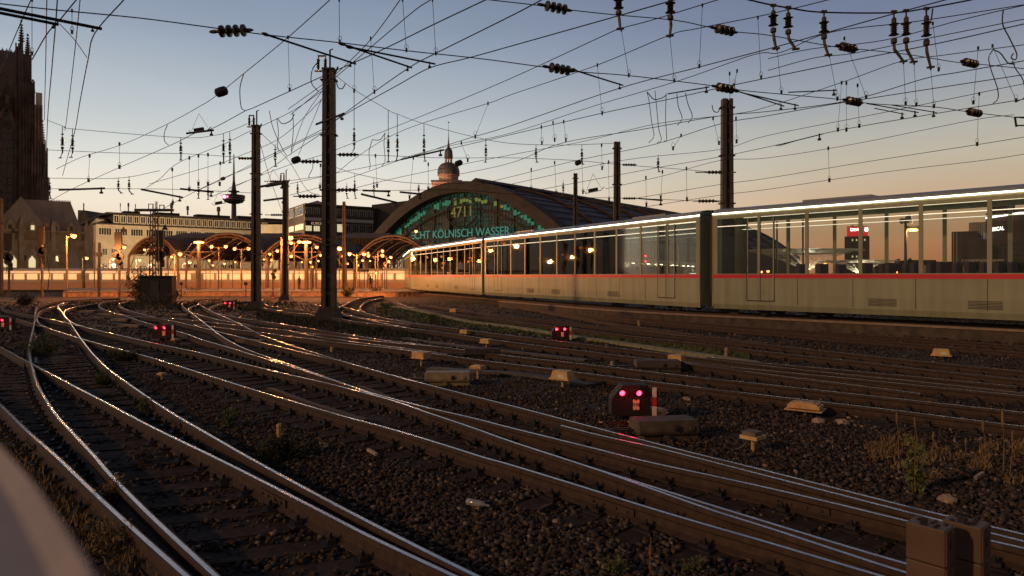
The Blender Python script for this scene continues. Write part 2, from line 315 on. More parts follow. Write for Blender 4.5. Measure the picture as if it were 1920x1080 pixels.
# loose timbers / check rails lying between the rails
def plank(pts, w, h, label, m=m_tie, name='check_rail', cat='check rail'):
    a = [P(x, y, -.12) for x, y in pts]; k = M()
    for i in range(len(a)-1): k.bar(a[i], a[i+1], w/2, h/2)
    o = k.build(name, m, base=a[0]); tag(o, label, cat); return o
plank([(505, 729), (580, 757), (685, 790)], .12, .06, 'rusty check rail lying along the inner side of the middle foreground track', m_rust)
plank([(672, 725), (700, 735), (731, 747)], .09, .06, 'short rusty check rail just before the V of the middle switch', m_rust)
plank([(67, 627), (66, 641)], .07, .06, 'short upright-looking check rail beside the bent left track, the upper one', m_fit)
plank([(67, 672), (67, 682)], .07, .06, 'short check rail beside the bent left track, the lower one near the switch V', m_fit)
plank([(1052, 801), (1130, 822), (1230, 845)], .08, .06, 'dull rusty guard rail left of the brown switch motor', m_rust)
# ------------------------------------------------------------------ loose ballast stones
def stones(n, ymin, ymax, smin, smax, name):
    Y = ymin*(ymax/ymin)**rng.random(n*2); X = (rng.random(n*2)-.5)*2*.80*Y
    SC = np.array([[s[0].x, s[0].y, s[2].x, s[2].y, s[1]] for s in SLEEP if s[0].y < ymax+2 and abs(s[0].x) < 25])
    keep = np.ones(len(X), bool)
    for i in range(0, len(X), 4000):
        dx = X[i:i+4000, None]-SC[None, :, 0]; dy = Y[i:i+4000, None]-SC[None, :, 1]
        al = dx*SC[None, :, 2]+dy*SC[None, :, 3]; ac = -dx*SC[None, :, 3]+dy*SC[None, :, 2]
        on = ((np.abs(al) < SC[None, :, 4]-.02) & (np.abs(ac) < .135)).any(1)
        inn = ((np.abs(al) < SC[None, :, 4]) & (np.abs(ac) < .4)).any(1); inn = inn & ((X[i:i+4000] < -.12*Y[i:i+4000]+.2) | (rng.random(len(on)) < .5))
        keep[i:i+4000] = (~on & ~(inn & (rng.random(len(on)) < .7))) | (rng.random(len(on)) < .03)
    X = X[keep][:n]; Y = Y[keep][:n]; n = len(X)
    base = np.array([(-1,-1,-1),(1,-1,-1),(1,1,-1),(-1,1,-1),(-1,-1,1),(1,-1,1),(1,1,1),(-1,1,1)], float)*.6
    fc = np.array([(0,3,2,1),(4,5,6,7),(0,1,5,4),(1,2,6,5),(2,3,7,6),(3,0,4,7)])
    s = (smin+(smax-smin)*rng.random(n)**2)*.5
    v = base[None]*(1+.55*(rng.random((n, 8, 3))-.5)); v = v*s[:, None, None]*np.stack([1+.5*rng.random(n), np.ones(n), .6+.4*rng.random(n)], -1)[:, None, :]
    a = rng.random(n)*6.283; b = (rng.random(n)-.5)*1.6
    x, y, z = v[..., 0].copy(), v[..., 1].copy(), v[..., 2].copy()
    y, z = y*np.cos(b)[:, None]-z*np.sin(b)[:, None], y*np.sin(b)[:, None]+z*np.cos(b)[:, None]
    x, y = x*np.cos(a)[:, None]-y*np.sin(a)[:, None], x*np.sin(a)[:, None]+y*np.cos(a)[:, None]
    V = np.stack([x+X[:, None], y+Y[:, None], z-.20+.35*s[:, None]+(rng.random(n)*.02)[:, None]], -1).reshape(-1, 3)
    Fq = (fc[None]+8*np.arange(n)[:, None, None]).reshape(-1, 4)
    me = bpy.data.meshes.new(name); me.vertices.add(len(V)); me.vertices.foreach_set('co', V.ravel())
    me.loops.add(Fq.size); me.loops.foreach_set('vertex_index', Fq.ravel()); me.polygons.add(len(Fq))
    me.polygons.foreach_set('loop_start', np.arange(0, Fq.size, 4)); me.update(calc_edges=True); me.materials.append(m_stone)
    o = bpy.data.objects.new(name, me); COL.objects.link(o)
    tag(o, 'loose dark brown ballast stones covering the ground between the tracks', 'gravel', kind='stuff')
stones(98000, 2.6, 24, .022, .070, 'gravel')
stones(16000, 22, 62, .06, .14, 'gravel'); COL.objects[-1]['label'] = 'coarser dark stones scattered over the far ground between the distant tracks'
TL = ['farthest left of the scattered row','second from the left, upper row','third from the left, upper row','in the middle of the scattered row','right of the middle of the row','at the upper right of the row','at the lower right end of the row','at the lower left end of the row','below the dark cabin','in the ballast under the thickest mast','below the second thick mast']
for i, (x, y) in enumerate([(165, 584), (182, 583), (200, 589), (212, 594), (226, 600), (235, 598), (246, 611), (172, 597), (340, 590), (620, 640), (470, 640)]):
    k = M(); c = P(x, y, -.12); k.ob(c, (1, -.3+.6*(i % 2), 0), .55, .14, .06); tag(k.build('trough_lid', m_conc, base=c), 'loose concrete trough lid '+TL[i], 'trough lid', 'loose trough lids between the far tracks')
m_pale = mat('pale_stone', (.42, .30, .2), .9, var=.3, bump=.3)
def rock(px, py, s, label):
    p = P(px, py, -.19); m = M(); m.lathe(p+Vector((0,0,-.2*s)), [(.5*s, 0), (.85*s, .3*s), (.7*s, .7*s), (.3*s, .85*s)], 7)
    m.v = [(x+random.uniform(-.2, .2)*s, y+random.uniform(-.2, .2)*s, z+random.uniform(-.12, .12)*s) for x, y, z in m.v]
    tag(m.build('stone', m_pale, base=p), label, 'stone', 'pale stones in the ballast')
for i, (x, y, s, l) in enumerate([(1287,750,.10,'pale stone just right of the striped marker of the large dwarf signal'),(895,958,.05,'pale stone below the discarded bottle, right one'),(861,957,.045,'pale stone below the discarded bottle, left one'),(603,841,.05,'pale stone right of the bush in the lower middle'),(1042,980,.045,'pale stone above the lower edge, left of the thin red stalk'),(222,718,.06,'pale stone against the rail beside the small left weed'),(1127,794,.05,'pale stone left of the brown switch motor'),(1665,860,.05,'pale stone left of the green weed on the right'),(1778,942,.11,'broad flat stone right of the green weed'),(1535,793,.12,'flat pale stone below the rounded yellow cap, left one'),(1578,795,.12,'flat pale stone below the rounded yellow cap, right one'),(986,930,.03,'small pale stone right of the discarded bottle'),(524,667,.04,'small pale stone below the thick mast')]):
    rock(x, y, s, l)
# discarded bottle
p = P(895, 944, -.12); m = M(); ax = Vector((.9, -.25, -.1)).normalized()
m.lathe(p-ax*.12, [(.02, 0), (.034, .01), (.034, .15), (.026, .18), (.012, .2), (.012, .24), (.014, .25)], 12, axis=ax)
bt = m.build('bottle', mat('dusty_bottle_plastic', (.35, .33, .3), .15, var=.4, scale=20, spec=.9), smooth=True, base=p); tag(bt, 'clear plastic bottle lying on the ballast in the lower middle', 'bottle')
# planks of rubbish
for x0, y0, x1, y1, l, mt in [(1010,958,1035,946,'small rusty brick-coloured bar leaning in the ballast near the lower middle rail',m_rust),(1828,897,1843,887,'short pale wooden stick on the ballast right of the green weed',m_pale),(690,843,706,852,'thin pale stick between the foreground rails, middle left',m_pale)]:
    k = M(); a = P(x0, y0, -.15); b = P(x1, y1, -.12); k.bar(a, b, .018, .018); tag(k.build('stick', mt, base=a), l, 'stick')
# ------------------------------------------------------------------ parapet, bottom left, close to the lens
m = M(); top = CH-.150; e = [P(-260, 700, top), P(-60, 790, top), P(0, 836, top), P(45, 885, top), P(90, 950, top), P(135, 1020, top), P(172, 1085, top), P(230, 1220, top)]
for i in range(len(e)-1):
    a, b = e[i], e[i+1]; a2, b2 = a+Vector((-.5, -.25, -.010)), b+Vector((-.5, -.25, -.010)); ri = Vector((-.012, -.0055, -.010)); dn = Vector((.012, .006, -.9)); r2 = Vector((.006, .003, -.010))
    m.add([a2, b2, b+ri, a+ri, b, a, b+r2, a+r2, b+dn, a+dn], [(0,1,2,3), (3,2,4,5), (5,4,6,7), (7,6,8,9)])
o = m.build('parapet', mat('parapet_concrete', (.37, .31, .29), .8, var=.15, scale=9), smooth=False, base=(e[3].x, e[3].y, top-.9)); tag(o, 'blurred grey concrete parapet cutting off the lower left corner, close to the viewer', 'parapet')
# ------------------------------------------------------------------ plants
def leafy(name, px, py, h, w, n, lf, m1, label, cat='weed', group=None, z=-.2, stems=8):
    p = P(px, py, z); t = thing(name, label, cat, p, 0, group); a = M(); b = M()
    for i in range(stems):
        an = random.random()*6.28; r = random.random()*w*.8; tp = p+Vector((math.cos(an)*r, math.sin(an)*r, h*random.uniform(.5, 1))); bs = p+Vector((math.cos(an)*r*.3, math.sin(an)*r*.3, 0))
        a.tube([bs, bs.lerp(tp, .5)+Vector((0, 0, h*.08)), tp], .004+h*.004, 4)
        for j in range(n//stems):
            q = bs.lerp(tp, random.uniform(.15, 1))+Vector((random.gauss(0, w*.16), random.gauss(0, w*.16), random.gauss(0, h*.05)))
            d = Vector((random.gauss(0, 1), random.gauss(0, 1), random.gauss(.25, .6))).normalized(); s = d.cross(Vector((random.random(), random.random(), random.random()))).normalized(); l = lf*random.uniform(.5, 1.2)
            b.add([q, q+d*l*.5+s*l*.25, q+d*l, q+d*l*.5-s*l*.25], [(0, 1, 2, 3)])
    a.build('stem', m_dry, t); b.build('foliage', m1, t); return t
leafy('weed', 1715, 925, .62, .19, 300, .07, mat('fresh_weed_leaf', (.13, .16, .045), .7, var=.4), 'fresh green leafy weed standing alone on the right-hand ballast')
leafy('bush', 515, 862, .30, .50, 1900, .055, m_leafb, 'low dark green bush between the foreground rails, lower left middle', 'bush', stems=20)
leafy('bush', 85, 665, .62, .85, 1300, .09, m_leaf, 'grassy bush below the leftmost red dwarf signal', 'bush', stems=24)
leafy('bush', 232, 676, .34, .62, 900, .08, m_leafb, 'flat dark bush swallowing the rail left of the small yellow cap', 'bush', stems=20)
leafy('weed', 192, 722, .32, .26, 600, .07, m_leaf, 'small weed growing between the bent left track rails')
leafy('weed', 270, 775, .28, .20, 260, .06, m_leaf, 'small yellowish weed hugging the long left rail')
leafy('weed', 428, 800, .30, .26, 520, .06, m_leaf, 'small weed left of the stubby orange marker post')
leafy('weed', 400, 832, .2, .16, 160, .05, m_leaf, 'little weed squeezed between two close left rails')
leafy('bush', 205, 945, .30, .28, 420, .05, m_dry, 'dry brownish weed beside the lower left rails, upper one')
leafy('bush', 190, 1040, .30, .30, 520, .05, m_dry, 'dry reddish weed in the lower left corner beside the parapet')
leafy('bush', 270, 870, .22, .3, 300, .05, m_leafb, 'dark weed between the two lower left rails')
leafy('bush', 1150, 1078, .14, .2, 240, .04, m_leaf, 'small leafy weed at the lower edge, middle')
leafy('bush', 1300, 1078, .14, .14, 160, .04, m_leaf, 'small leafy weed at the lower edge, right of the thin red stalk')
leafy('bush', 45, 575, 1.1, 1.1, 1300, .16, m_leafb, 'dark conical shrub at the far left beside the yard edge', 'bush', stems=20)
leafy('bush', 812, 606, .55, .5, 500, .10, m_leaf, 'tall green tuft on the grass strip beyond the thick mast', 'bush', stems=14)
leafy('bush', 722, 580, .55, .7, 500, .12, m_leaf, 'green tuft at the near end of the grass strip', 'bush', stems=14)
leafy('bush', 650, 558, 1.4, 1.1, 900, .2, m_leafb, 'rust lit shrub at the foot of the thin mast right of the thick one', 'bush', stems=14)
leafy('bush', 705, 556, 1.2, .8, 500, .2, m_leafb, 'shrub leaning on the left end of the brick platform edge', 'bush', stems=14)
leafy('bush', 365, 552, 1.0, 1.8, 500, .2, m_leafb, 'low shrub against the platform wall right of the dark cabin', 'bush', stems=14)
for x, y, h, l in [(1685,862,.62,'dry brown stalk with a seed head left of the green weed'),(1720,866,.58,'dry brown stalk with a seed head above the green weed'),(1848,880,.62,'thin forked dry stalk left of the yellow grass clump'),(1882,888,.78,'tallest dry stalk of the yellow clump near the right edge'),(1745,862,.36,'short bent dry stalk right of the green weed'),(1806,866,.30,'short dry stalk halfway between the green weed and the yellow clump'),(1893,892,.55,'shorter dry stalk of the yellow clump near the right edge')]:
    p = P(x, y, -.2); k = M(); tp = p+Vector((random.uniform(-.05, .05), 0, h))
    k.tube([p, p.lerp(tp, .5)+Vector((.012, 0, 0)), tp], [.006, .004, .003], 5); k.lathe(p.lerp(tp, .72), [(.003, 0), (.014, .05), (.012, h*.22), (.002, h*.28)], 6, axis=(tp-p))
    tag(k.build('dry_stalk', m_dry, base=p), l, 'dry stalk', 'dry stalks on the right-hand ballast')
p = P(1218, 1078, -.2); k = M(); k.tube([p, p+Vector((.005, 0, .17)), p+Vector((.012, 0, .30))], .004, 5); k.lathe(p+Vector((.005, 0, .14)), [(.004, 0), (.013, .03), (.003, .1)], 6)
tag(k.build('dry_stalk', mat('red_stalk', (.30, .10, .05), .8), base=p), 'thin reddish stalk at the lower edge, middle right', 'dry stalk')
def blades(n, reg, h, m1, name, label, cat):
    k = M()
    for i in range(n):
        x, y = reg(); 
        if y < HZ+8: continue
        p = P(x, y, -.2); an = random.random()*6.28; s = Vector((math.cos(an), math.sin(an), 0)); hh = h*random.uniform(.4, 1.2); w = .006+.0009*p.y
        tip = p+Vector((random.gauss(0, .3)*hh, random.gauss(0, .3)*hh, hh)); k.add([p-s*w, p+s*w, tip], [(0, 1, 2)])
    tag(k.build(name, m1), label, cat, kind='stuff')
def strip():
    t = random.random(); x = 705+t*700; lo = np.interp(x, [705, 760, 840, 960, 1200, 1405], [592, 600, 611, 626, 654, 681]); hi = np.interp(x, [705, 760, 840, 960, 1200, 1405], [574, 578, 594, 607, 638, 668]); return x, hi+(lo-hi)*random.random()
blades(5200, strip, .13, m_leaf, 'grass', 'grass and moss on the strip between the tracks right of the thick mast', 'grass')
def mg():
    x = 480+random.random()*320; c = np.interp(x, [480, 560, 640, 720, 800], [590, 603, 612, 622, 634]); return x, c+random.gauss(0, 6)
blades(3600, mg, .16, m_leafb, 'grass', 'dark grass around the foot of the thick mast', 'grass')
DGC = [(random.uniform(1640, 1930), 832+abs(random.gauss(0, 30))) for _ in range(34)]
def dg():
    c = random.choice(DGC); return c[0]+random.gauss(0, 9), c[1]+random.gauss(0, 5)
blades(1700, dg, .10, m_dry, 'dry_grass', 'short dry grass on the ballast at the right', 'dry grass')
def lg(): return 130+random.random()*420, 566+random.random()*16
blades(1500, lg, .25, m_leafb, 'grass', 'dark weeds between the far tracks on the left', 'grass')
def lc():
    t = random.random(); return 20+t*250+random.gauss(0, 20), 880+t*180+random.gauss(0, 30)
blades(1800, lc, .10, m_dry, 'dry_grass', 'dry weeds along the lower left rails beside the parapet', 'dry grass')
# concrete cable trough along the grass strip
k = M(); c = [P(x, y, -.12) for x, y in catmull([(712, 574), (760, 578), (820, 590), (880, 603), (960, 613), (1080, 632), (1200, 649), (1330, 668), (1420, 682)], 6)]
for a, b in zip(c[:-1], c[1:]): k.bar(a, b, .16, .05)
tag(k.build('cable_trough', mat('mossy_concrete', (.24, .22, .13), .9, var=.35, scale=5), base=c[0]), 'pale concrete cable trough lid running along the grass strip', 'cable trough')
k = M(); c = [P(x, y, -.15) for x, y in catmull([(755, 634), (830, 645), (960, 660), (1100, 676)], 6)]
for a, b in zip(c[:-1], c[1:]): k.bar(a, b, .12, .03)
tag(k.build('cable_trough', m_mast, base=c[0]), 'dull brown cable trough between the two middle track pairs', 'cable trough')
k = M(); c = [P(x, y, -.15) for x, y in catmull([(805, 691), (900, 697), (1000, 704), (1110, 722)], 6)]
for a, b in zip(c[:-1], c[1:]): k.bar(a, b, .16, .03)
tag(k.build('cable_trough', m_mast, base=c[0]), 'brown cable duct leading to the square yellow junction box', 'cable trough')
# ------------------------------------------------------------------ dwarf signals
def dwarf(px, py, s, label, lights=(-.19, .15), num=None, pole=True, group='red dwarf signals', rz=0):
    # py = ground contact
    p = P(px, py, -.2); t = thing('dwarf_signal', label, 'signal', p, 0, group); w, h, d = .40*s, .62*s, .22*s
    def q(x, y, z): return Vector((p.x+x*math.cos(rz)-y*math.sin(rz), p.y+x*math.sin(rz)+y*math.cos(rz), p.z+z))
    m = M(); z0 = .14*s
    poly = [(-w, z0), (w, z0), (w, z0+h*.86), (w*.84, z0+h), (-w*.42, z0+h), (-w, z0+h*.55)]
    m.prism([q(x, -d, z) for x, z in poly], q(0, d, 0)-q(0, -d, 0)); m.build('housing', m_black, t)
    m = M(); m.lathe(q(-.1*s, 0, 0), [(.09*s, 0), (.09*s, z0)], 10); m.build('foot', m_iron, t); m = M(); m.lathe(q(.18*s, 0, 0), [(.07*s, 0), (.07*s, z0)], 10); m.build('foot', m_iron, t)
    for lx in lights:
        z = z0+h*.76; m = M(); m.lathe(q(lx*s, -d, z), [(.060*s, 0), (.055*s, .05*s)], 12, axis=q(0,-1,0)-q(0,0,0)); m.build('lamp_housing', m_black, t)
        m = M(); m.lathe(q(lx*s, -d-.05*s, z), [(.052*s, 0), (.042*s, .016*s), (.012*s, .024*s)], 12, axis=q(0,-1,0)-q(0,0,0)); m.build('signal_lens', m_redl, t)
        m = M()
        for i in range(7):
            a0, a1 = math.pi*(i/7), math.pi*((i+1)/7); r = .066*s
            m.add([q(lx*s+r*math.cos(a0), -d, z+r*math.sin(a0)), q(lx*s+r*math.cos(a1), -d, z+r*math.sin(a1)), q(lx*s+r*math.cos(a1), -d-.15*s, z+r*math.sin(a1)), q(lx*s+r*math.cos(a0), -d-.15*s, z+r*math.sin(a0))], [(0, 1, 2, 3)])
        m.build('hood', m_black, t)
    lamp(t, q(sum(lights)/2*s, -d-.3*s, z0+h*.76), 2.2*s, (1, .02, .04), .05)
    m = M(); x, z, a, b = .10*s, z0+h*.36, .068*s, .115*s
    pl = [(-a, b*.8), (-a*.7, b), (-a*.2, b*.8), (0, b*.68), (a*.2, b*.8), (a*.7, b), (a, b*.8), (a*.85, 0), (a, -b*.7), (a*.6, -b), (0, -b*.75), (-a*.6, -b), (-a, -b*.7), (-a*.85, 0)]
    m.prism([q(x+u, -d-.006, z+v) for u, v in pl], q(0, -.008, 0)-q(0, 0, 0)); np_ = m.build('number_plate', mat('number_plate_paint', (.75, .50, .34), .5, var=.05), t)
    if num: textpart(num, .085*s, m_black, t, q(x, -d-.018, z), (math.pi/2, 0, rz), 'plate_number', .002)
    if pole:
        for i, (a0, a1) in enumerate([(0, .36), (.36, .68), (.68, 1)]):
            m = M(); zb = z0-.02; H = .60*s; m.bb(0, 0, 0, 0, 0, 0) if 0 else None
            c = q(w+.075*s, -d, zb+H*(a0+a1)/2); m.ob(c, q(1,0,0)-q(0,0,0), .040*s, .016, H*(a1-a0)/2)
            m.build('marker_stripe', m_red if i == 1 else m_white, t)
    return t
dwarf(1180, 788, .80, 'large red dwarf signal with number plate and red-white marker, nearest of all', num='770')
dwarf(1050, 641, .78, 'red dwarf signal on the far grass strip under the train', lights=(-.17, .2))
dwarf(308, 640, .85, 'bright red pair of dwarf signal lamps beside the small yellow cap', lights=(-.22, .14))
dwarf(430, 582, .85, 'farthest red dwarf signal, left of the second mast', lights=(-.22, .18))
dwarf(8, 622, .85, 'red dwarf signal at the left edge above the grassy bush', lights=(-.24, .1))
# ------------------------------------------------------------------ trackside boxes
def cap_box(px, py, w, label, hd='flat', z0=.10, m1=m_yel, name='junction_box', group='yellow trackside boxes'):
    p = P(px, py, -.2); t = thing(name, label, 'junction box', p, 0, group); u = Vector((.82, -.57, 0)); v = Vector((.57, .82, 0))
    m = M(); h = w*.42
    if hd == 'flat':
        m.ob(p+Vector((0,0,z0+h*.5)), u, w*.5, w*.36, h*.5); m.ob(p+Vector((0,0,z0+.012)), u, w*.55, w*.41, .014)
    elif hd == 'dome':
        for k, (s, z) in enumerate([(.52, 0), (.52, .3), (.44, .44), (.3, .5)]):
            if k: m.ob(p+Vector((0,0,z0+h*z*.9)), u, w*s, w*s*.7, h*.14)
        m.ob(p+Vector((0,0,z0)), u, w*.60, w*.44, .010)
    else:
        a = [p+u*x*w*.5+v*y*w*.36+Vector((0,0,z0)) for x, y in ((-1,-1),(1,-1),(1,1),(-1,1))]; b = [p+u*x*w*.40+v*y*w*.28+Vector((0,0,z0+h)) for x, y in ((-1,-1),(1,-1),(1,1),(-1,1))]
        m.add(a+b, [(0,3,2,1),(4,5,6,7),(0,1,5,4),(1,2,6,5),(2,3,7,6),(3,0,4,7)]); m.ob(p+Vector((0,0,z0+.008)), u, w*.57, w*.42, .016)
    o = m.build('lid', m1, t); bv = o.modifiers.new('b', 'BEVEL'); bv.width = .008; bv.segments = 2
    m = M(); m.lathe(p, [(.028, 0), (.028, z0)], 8); m.build('stem', m_yel, t)
    if hd == 'taper':
        m = M(); m.ob(p-v*w*.34+u*w*.12+Vector((0,0,z0+h*.42)), u, w*.15, .004, h*.2); m.build('label_plate', m_white, t)
    for sg in (-1, 1):
        m = M(); m.tube(catmull([p+u*.05*sg+Vector((0,0,z0)), p+u*.12*sg+Vector((0,-.02,z0*.4)), p+u*(.26*sg)+Vector((0,-.05,.012)), p+u*(.45*sg)+Vector((.05,.04,.0))], 5), .010, 6); m.build('cable', m_iron if sg > 0 else m_fit, t)
    return t
cap_box(304, 712, .19, 'small ochre capped post right of the flat dark bush, nearest the viewer on the left', 'dome', .12)
cap_box(328, 643, .24, 'rounded ochre cap just right of the left pair of red lamps', 'dome', .10)
cap_box(790, 686, .42, 'ochre junction box with drooping side, left of the round-topped one', 'flat', .20)
cap_box(896, 711, .30, 'round-topped ochre post beside the grey switch motor', 'dome', .26)
cap_box(1055, 728, .44, 'bright square yellow junction box with white label', 'taper', .20)
cap_box(1268, 692, .36, 'ochre box on a dark stalk behind the large dwarf signal, to its upper right', 'flat', .22)
cap_box(1765, 673, .46, 'small yellow roof-shaped box far right below the low wall', 'taper', .10)
cap_box(1510, 780, .50, 'rounded ochre cap resting against the rail on the right', 'dome', .12)
cap_box(1226, 779, .36, 'ochre hump hidden between the dwarf signal and the brown switch motor', 'dome', .05)
cap_box(872, 630, .35, 'little ochre box on the rails left of the round-topped post, upper one', 'flat', .1)
cap_box(912, 652, .36, 'little ochre box on the rails above the round-topped post', 'flat', .15)
cap_box(852, 588, .5, 'yellowish box at the left end of the pale cable trough', 'flat', .1)
t = cap_box(1412, 848, .33, 'yellow tray with a stone slab on top standing on thin legs, right', 'taper', .22)
for c in list(t.children):
    if c.name.startswith('lid'): bpy.data.objects.remove(c)
p = P(1412, 848, -.2); u = Vector((.75, .66, 0)); m = M(); m.ob(p+Vector((0,0,.215)), u, .135, .125, .024); m.build('tray', mat('bright_yellow_paint', (.72, .46, .20), .5, var=.1), t)
m = M(); m.ob(p+Vector((-.01,0,.265)), u, .10, .095, .026); m.build('slab', m_conc, t)
for o in t.children:
    if o.name.startswith('label'): bpy.data.objects.remove(o)
def stub(px, py, h, label, r=.035, m1=m_yel):
    p = P(px, py, -.2); m = M(); m.lathe(p, [(r, 0), (r, h*.8), (r*1.15, h*.85), (r*.9, h), (r*.3, h*1.03)], 9); tag(m.build('marker_post', [m1], base=p), label, 'marker post', 'stubby marker posts')
stub(523, 825, .23, 'stubby orange marker post in the ballast above the dark bush'); stub(1362, 674, .33, 'pinkish stubby marker post by the cable trough at right', .045, m_pale)
stub(1148, 688, .15, 'tiny marker post between the rails left of the ochre box on the dark stalk', .05, m_pale); stub(622, 660, .16, 'tiny marker post right below the thick mast', .05); stub(1198, 611, .25, 'tiny marker post under the train beside the farthest rails', .06, m_pale)
def motor(px, py, L, label, m1, rz, s=1.0):
    p = P(px, py, -.2); t = thing('switch_motor', label, 'switch motor', p, 0, 'switch motors'); u = Vector((math.cos(rz), math.sin(rz), 0)); v = Vector((-u.y, u.x, 0))
    m = M(); sec = [(-.24, .10), (-.26, .16), (-.20, .30), (.20, .30), (.26, .16), (.24, .10)]
    m.prism([p-u*L/2+v*a*s+Vector((0,0,b*s)) for a, b in sec], u*L); o = m.build('casing', m1, t); bv = o.modifiers.new('b', 'BEVEL'); bv.width = .02; bv.segments = 3
    m = M(); m.ob(p+u*L*.05+Vector((0,0,.055*s)), u, L*.44, .20*s, .05*s); m.lathe(p-u*.05-v*.24*s+Vector((0,0,.06)), [(.05, 0), (.05, .03), (.02, .035)], 12, axis=-v); m.build('base', m1, t)
    m = M(); m.lathe(p+u*L*.12-v*.255*s+Vector((0,0,.2*s)), [(.045, 0), (.045, .02), (.02, .03)], 10, axis=-v); m.build('crank_lock', m_iron, t)
    m = M(); m.lathe(p+u*L*.36-v*.255*s+Vector((0,0,.19*s)), [(.042, 0), (.035, .02)], 10, axis=-v); m.build('cover_cap', m1, t)
    m = M(); m.bar(p-u*L*.5+Vector((0,0,.14)), p-u*(L*.5+.7)+v*.1+Vector((0,0,.12)), .02, .015); m.bar(p-u*L*.5+v*.12+Vector((0,0,.14)), p-u*(L*.5+.6)+v*.25+Vector((0,0,.10)), .02, .015); m.build('drive_rod', m_iron, t)
m_motor = mat('brown_motor_casing', (.095, .064, .036), .7, var=.45, bump=.25)
motor(1244, 822, .92, 'brown switch motor right below the large dwarf signal', m_motor, .16)
motor(840, 722, .98, 'grey-beige switch motor beside the round-topped ochre post', mat('beige_motor_casing', (.27, .20, .11), .6, var=.3), .03)
motor(1232, 697, 1.1, 'dark low switch motor left of the ochre box on the dark stalk', m_mast, -.02)
motor(905, 672, 1.0, 'almost black switch gear between the middle rails right of centre', m_mastd, -.05)
# the pair of stacked terminal cabinets, bottom right
m_cab = mat('brown_cabinet_paint', (.125, .072, .040), .55, var=.18, scale=3, bump=.05)
def cabinet(px, Y, top, label, rz):
    p = Vector(((px-960)/F*Y, Y, -.2)); t = thing('terminal_cabinet', label, 'cabinet', p, 0, 'brown terminal cabinets'); u = Vector((math.cos(rz), math.sin(rz), 0)); v = Vector((-u.y, u.x, 0))
    zz = top
    for k in range(5):
        h = .21; m = M(); c = p+Vector((0, 0, zz-h/2+.2)); m.ob(c, u, .100, .078, h/2-.003); o = m.build('compartment', m_cab, t); bv = o.modifiers.new('b', 'BEVEL'); bv.width = .006; bv.segments = 2
        m = M(); m.ob(c+u*.103, v, .070, .003, h/2-.010); d = m.build('door', m_cab, o)
        d.parent = t; bpy.context.view_layer.update()
        m = M(); m.lathe(c+u*.106+Vector((0,0,h/2-.024)), [(.008, 0), (.007, .008), (.003, .010)], 10, axis=u); m.build('lock', m_fit, t)
        m = M(); m.ob(c+u*.109+Vector((0,0,.012)), v, .022, .003, .024); m.build('name_plate', m_mast, t)
        if k == 0:
            m = M()
            for j in range(16): q = c+u*random.uniform(-.068, .068)+v*random.uniform(-.06, .06)+Vector((0, 0, h/2)); m.ob(q, (random.random(), random.random(), 0.05), .012, .008, .004)
            tag(m.build('moss', m_tie, t), kind='stuff')
        zz -= h
    return t
cabinet(1744, 3.90, CH-463*3.90/F, 'left one of the two brown stacked terminal cabinets in the lower right corner', -.865)
cabinet(1811, 4.02, CH-459*4.02/F, 'right one of the two brown stacked terminal cabinets in the lower right corner', -.865)
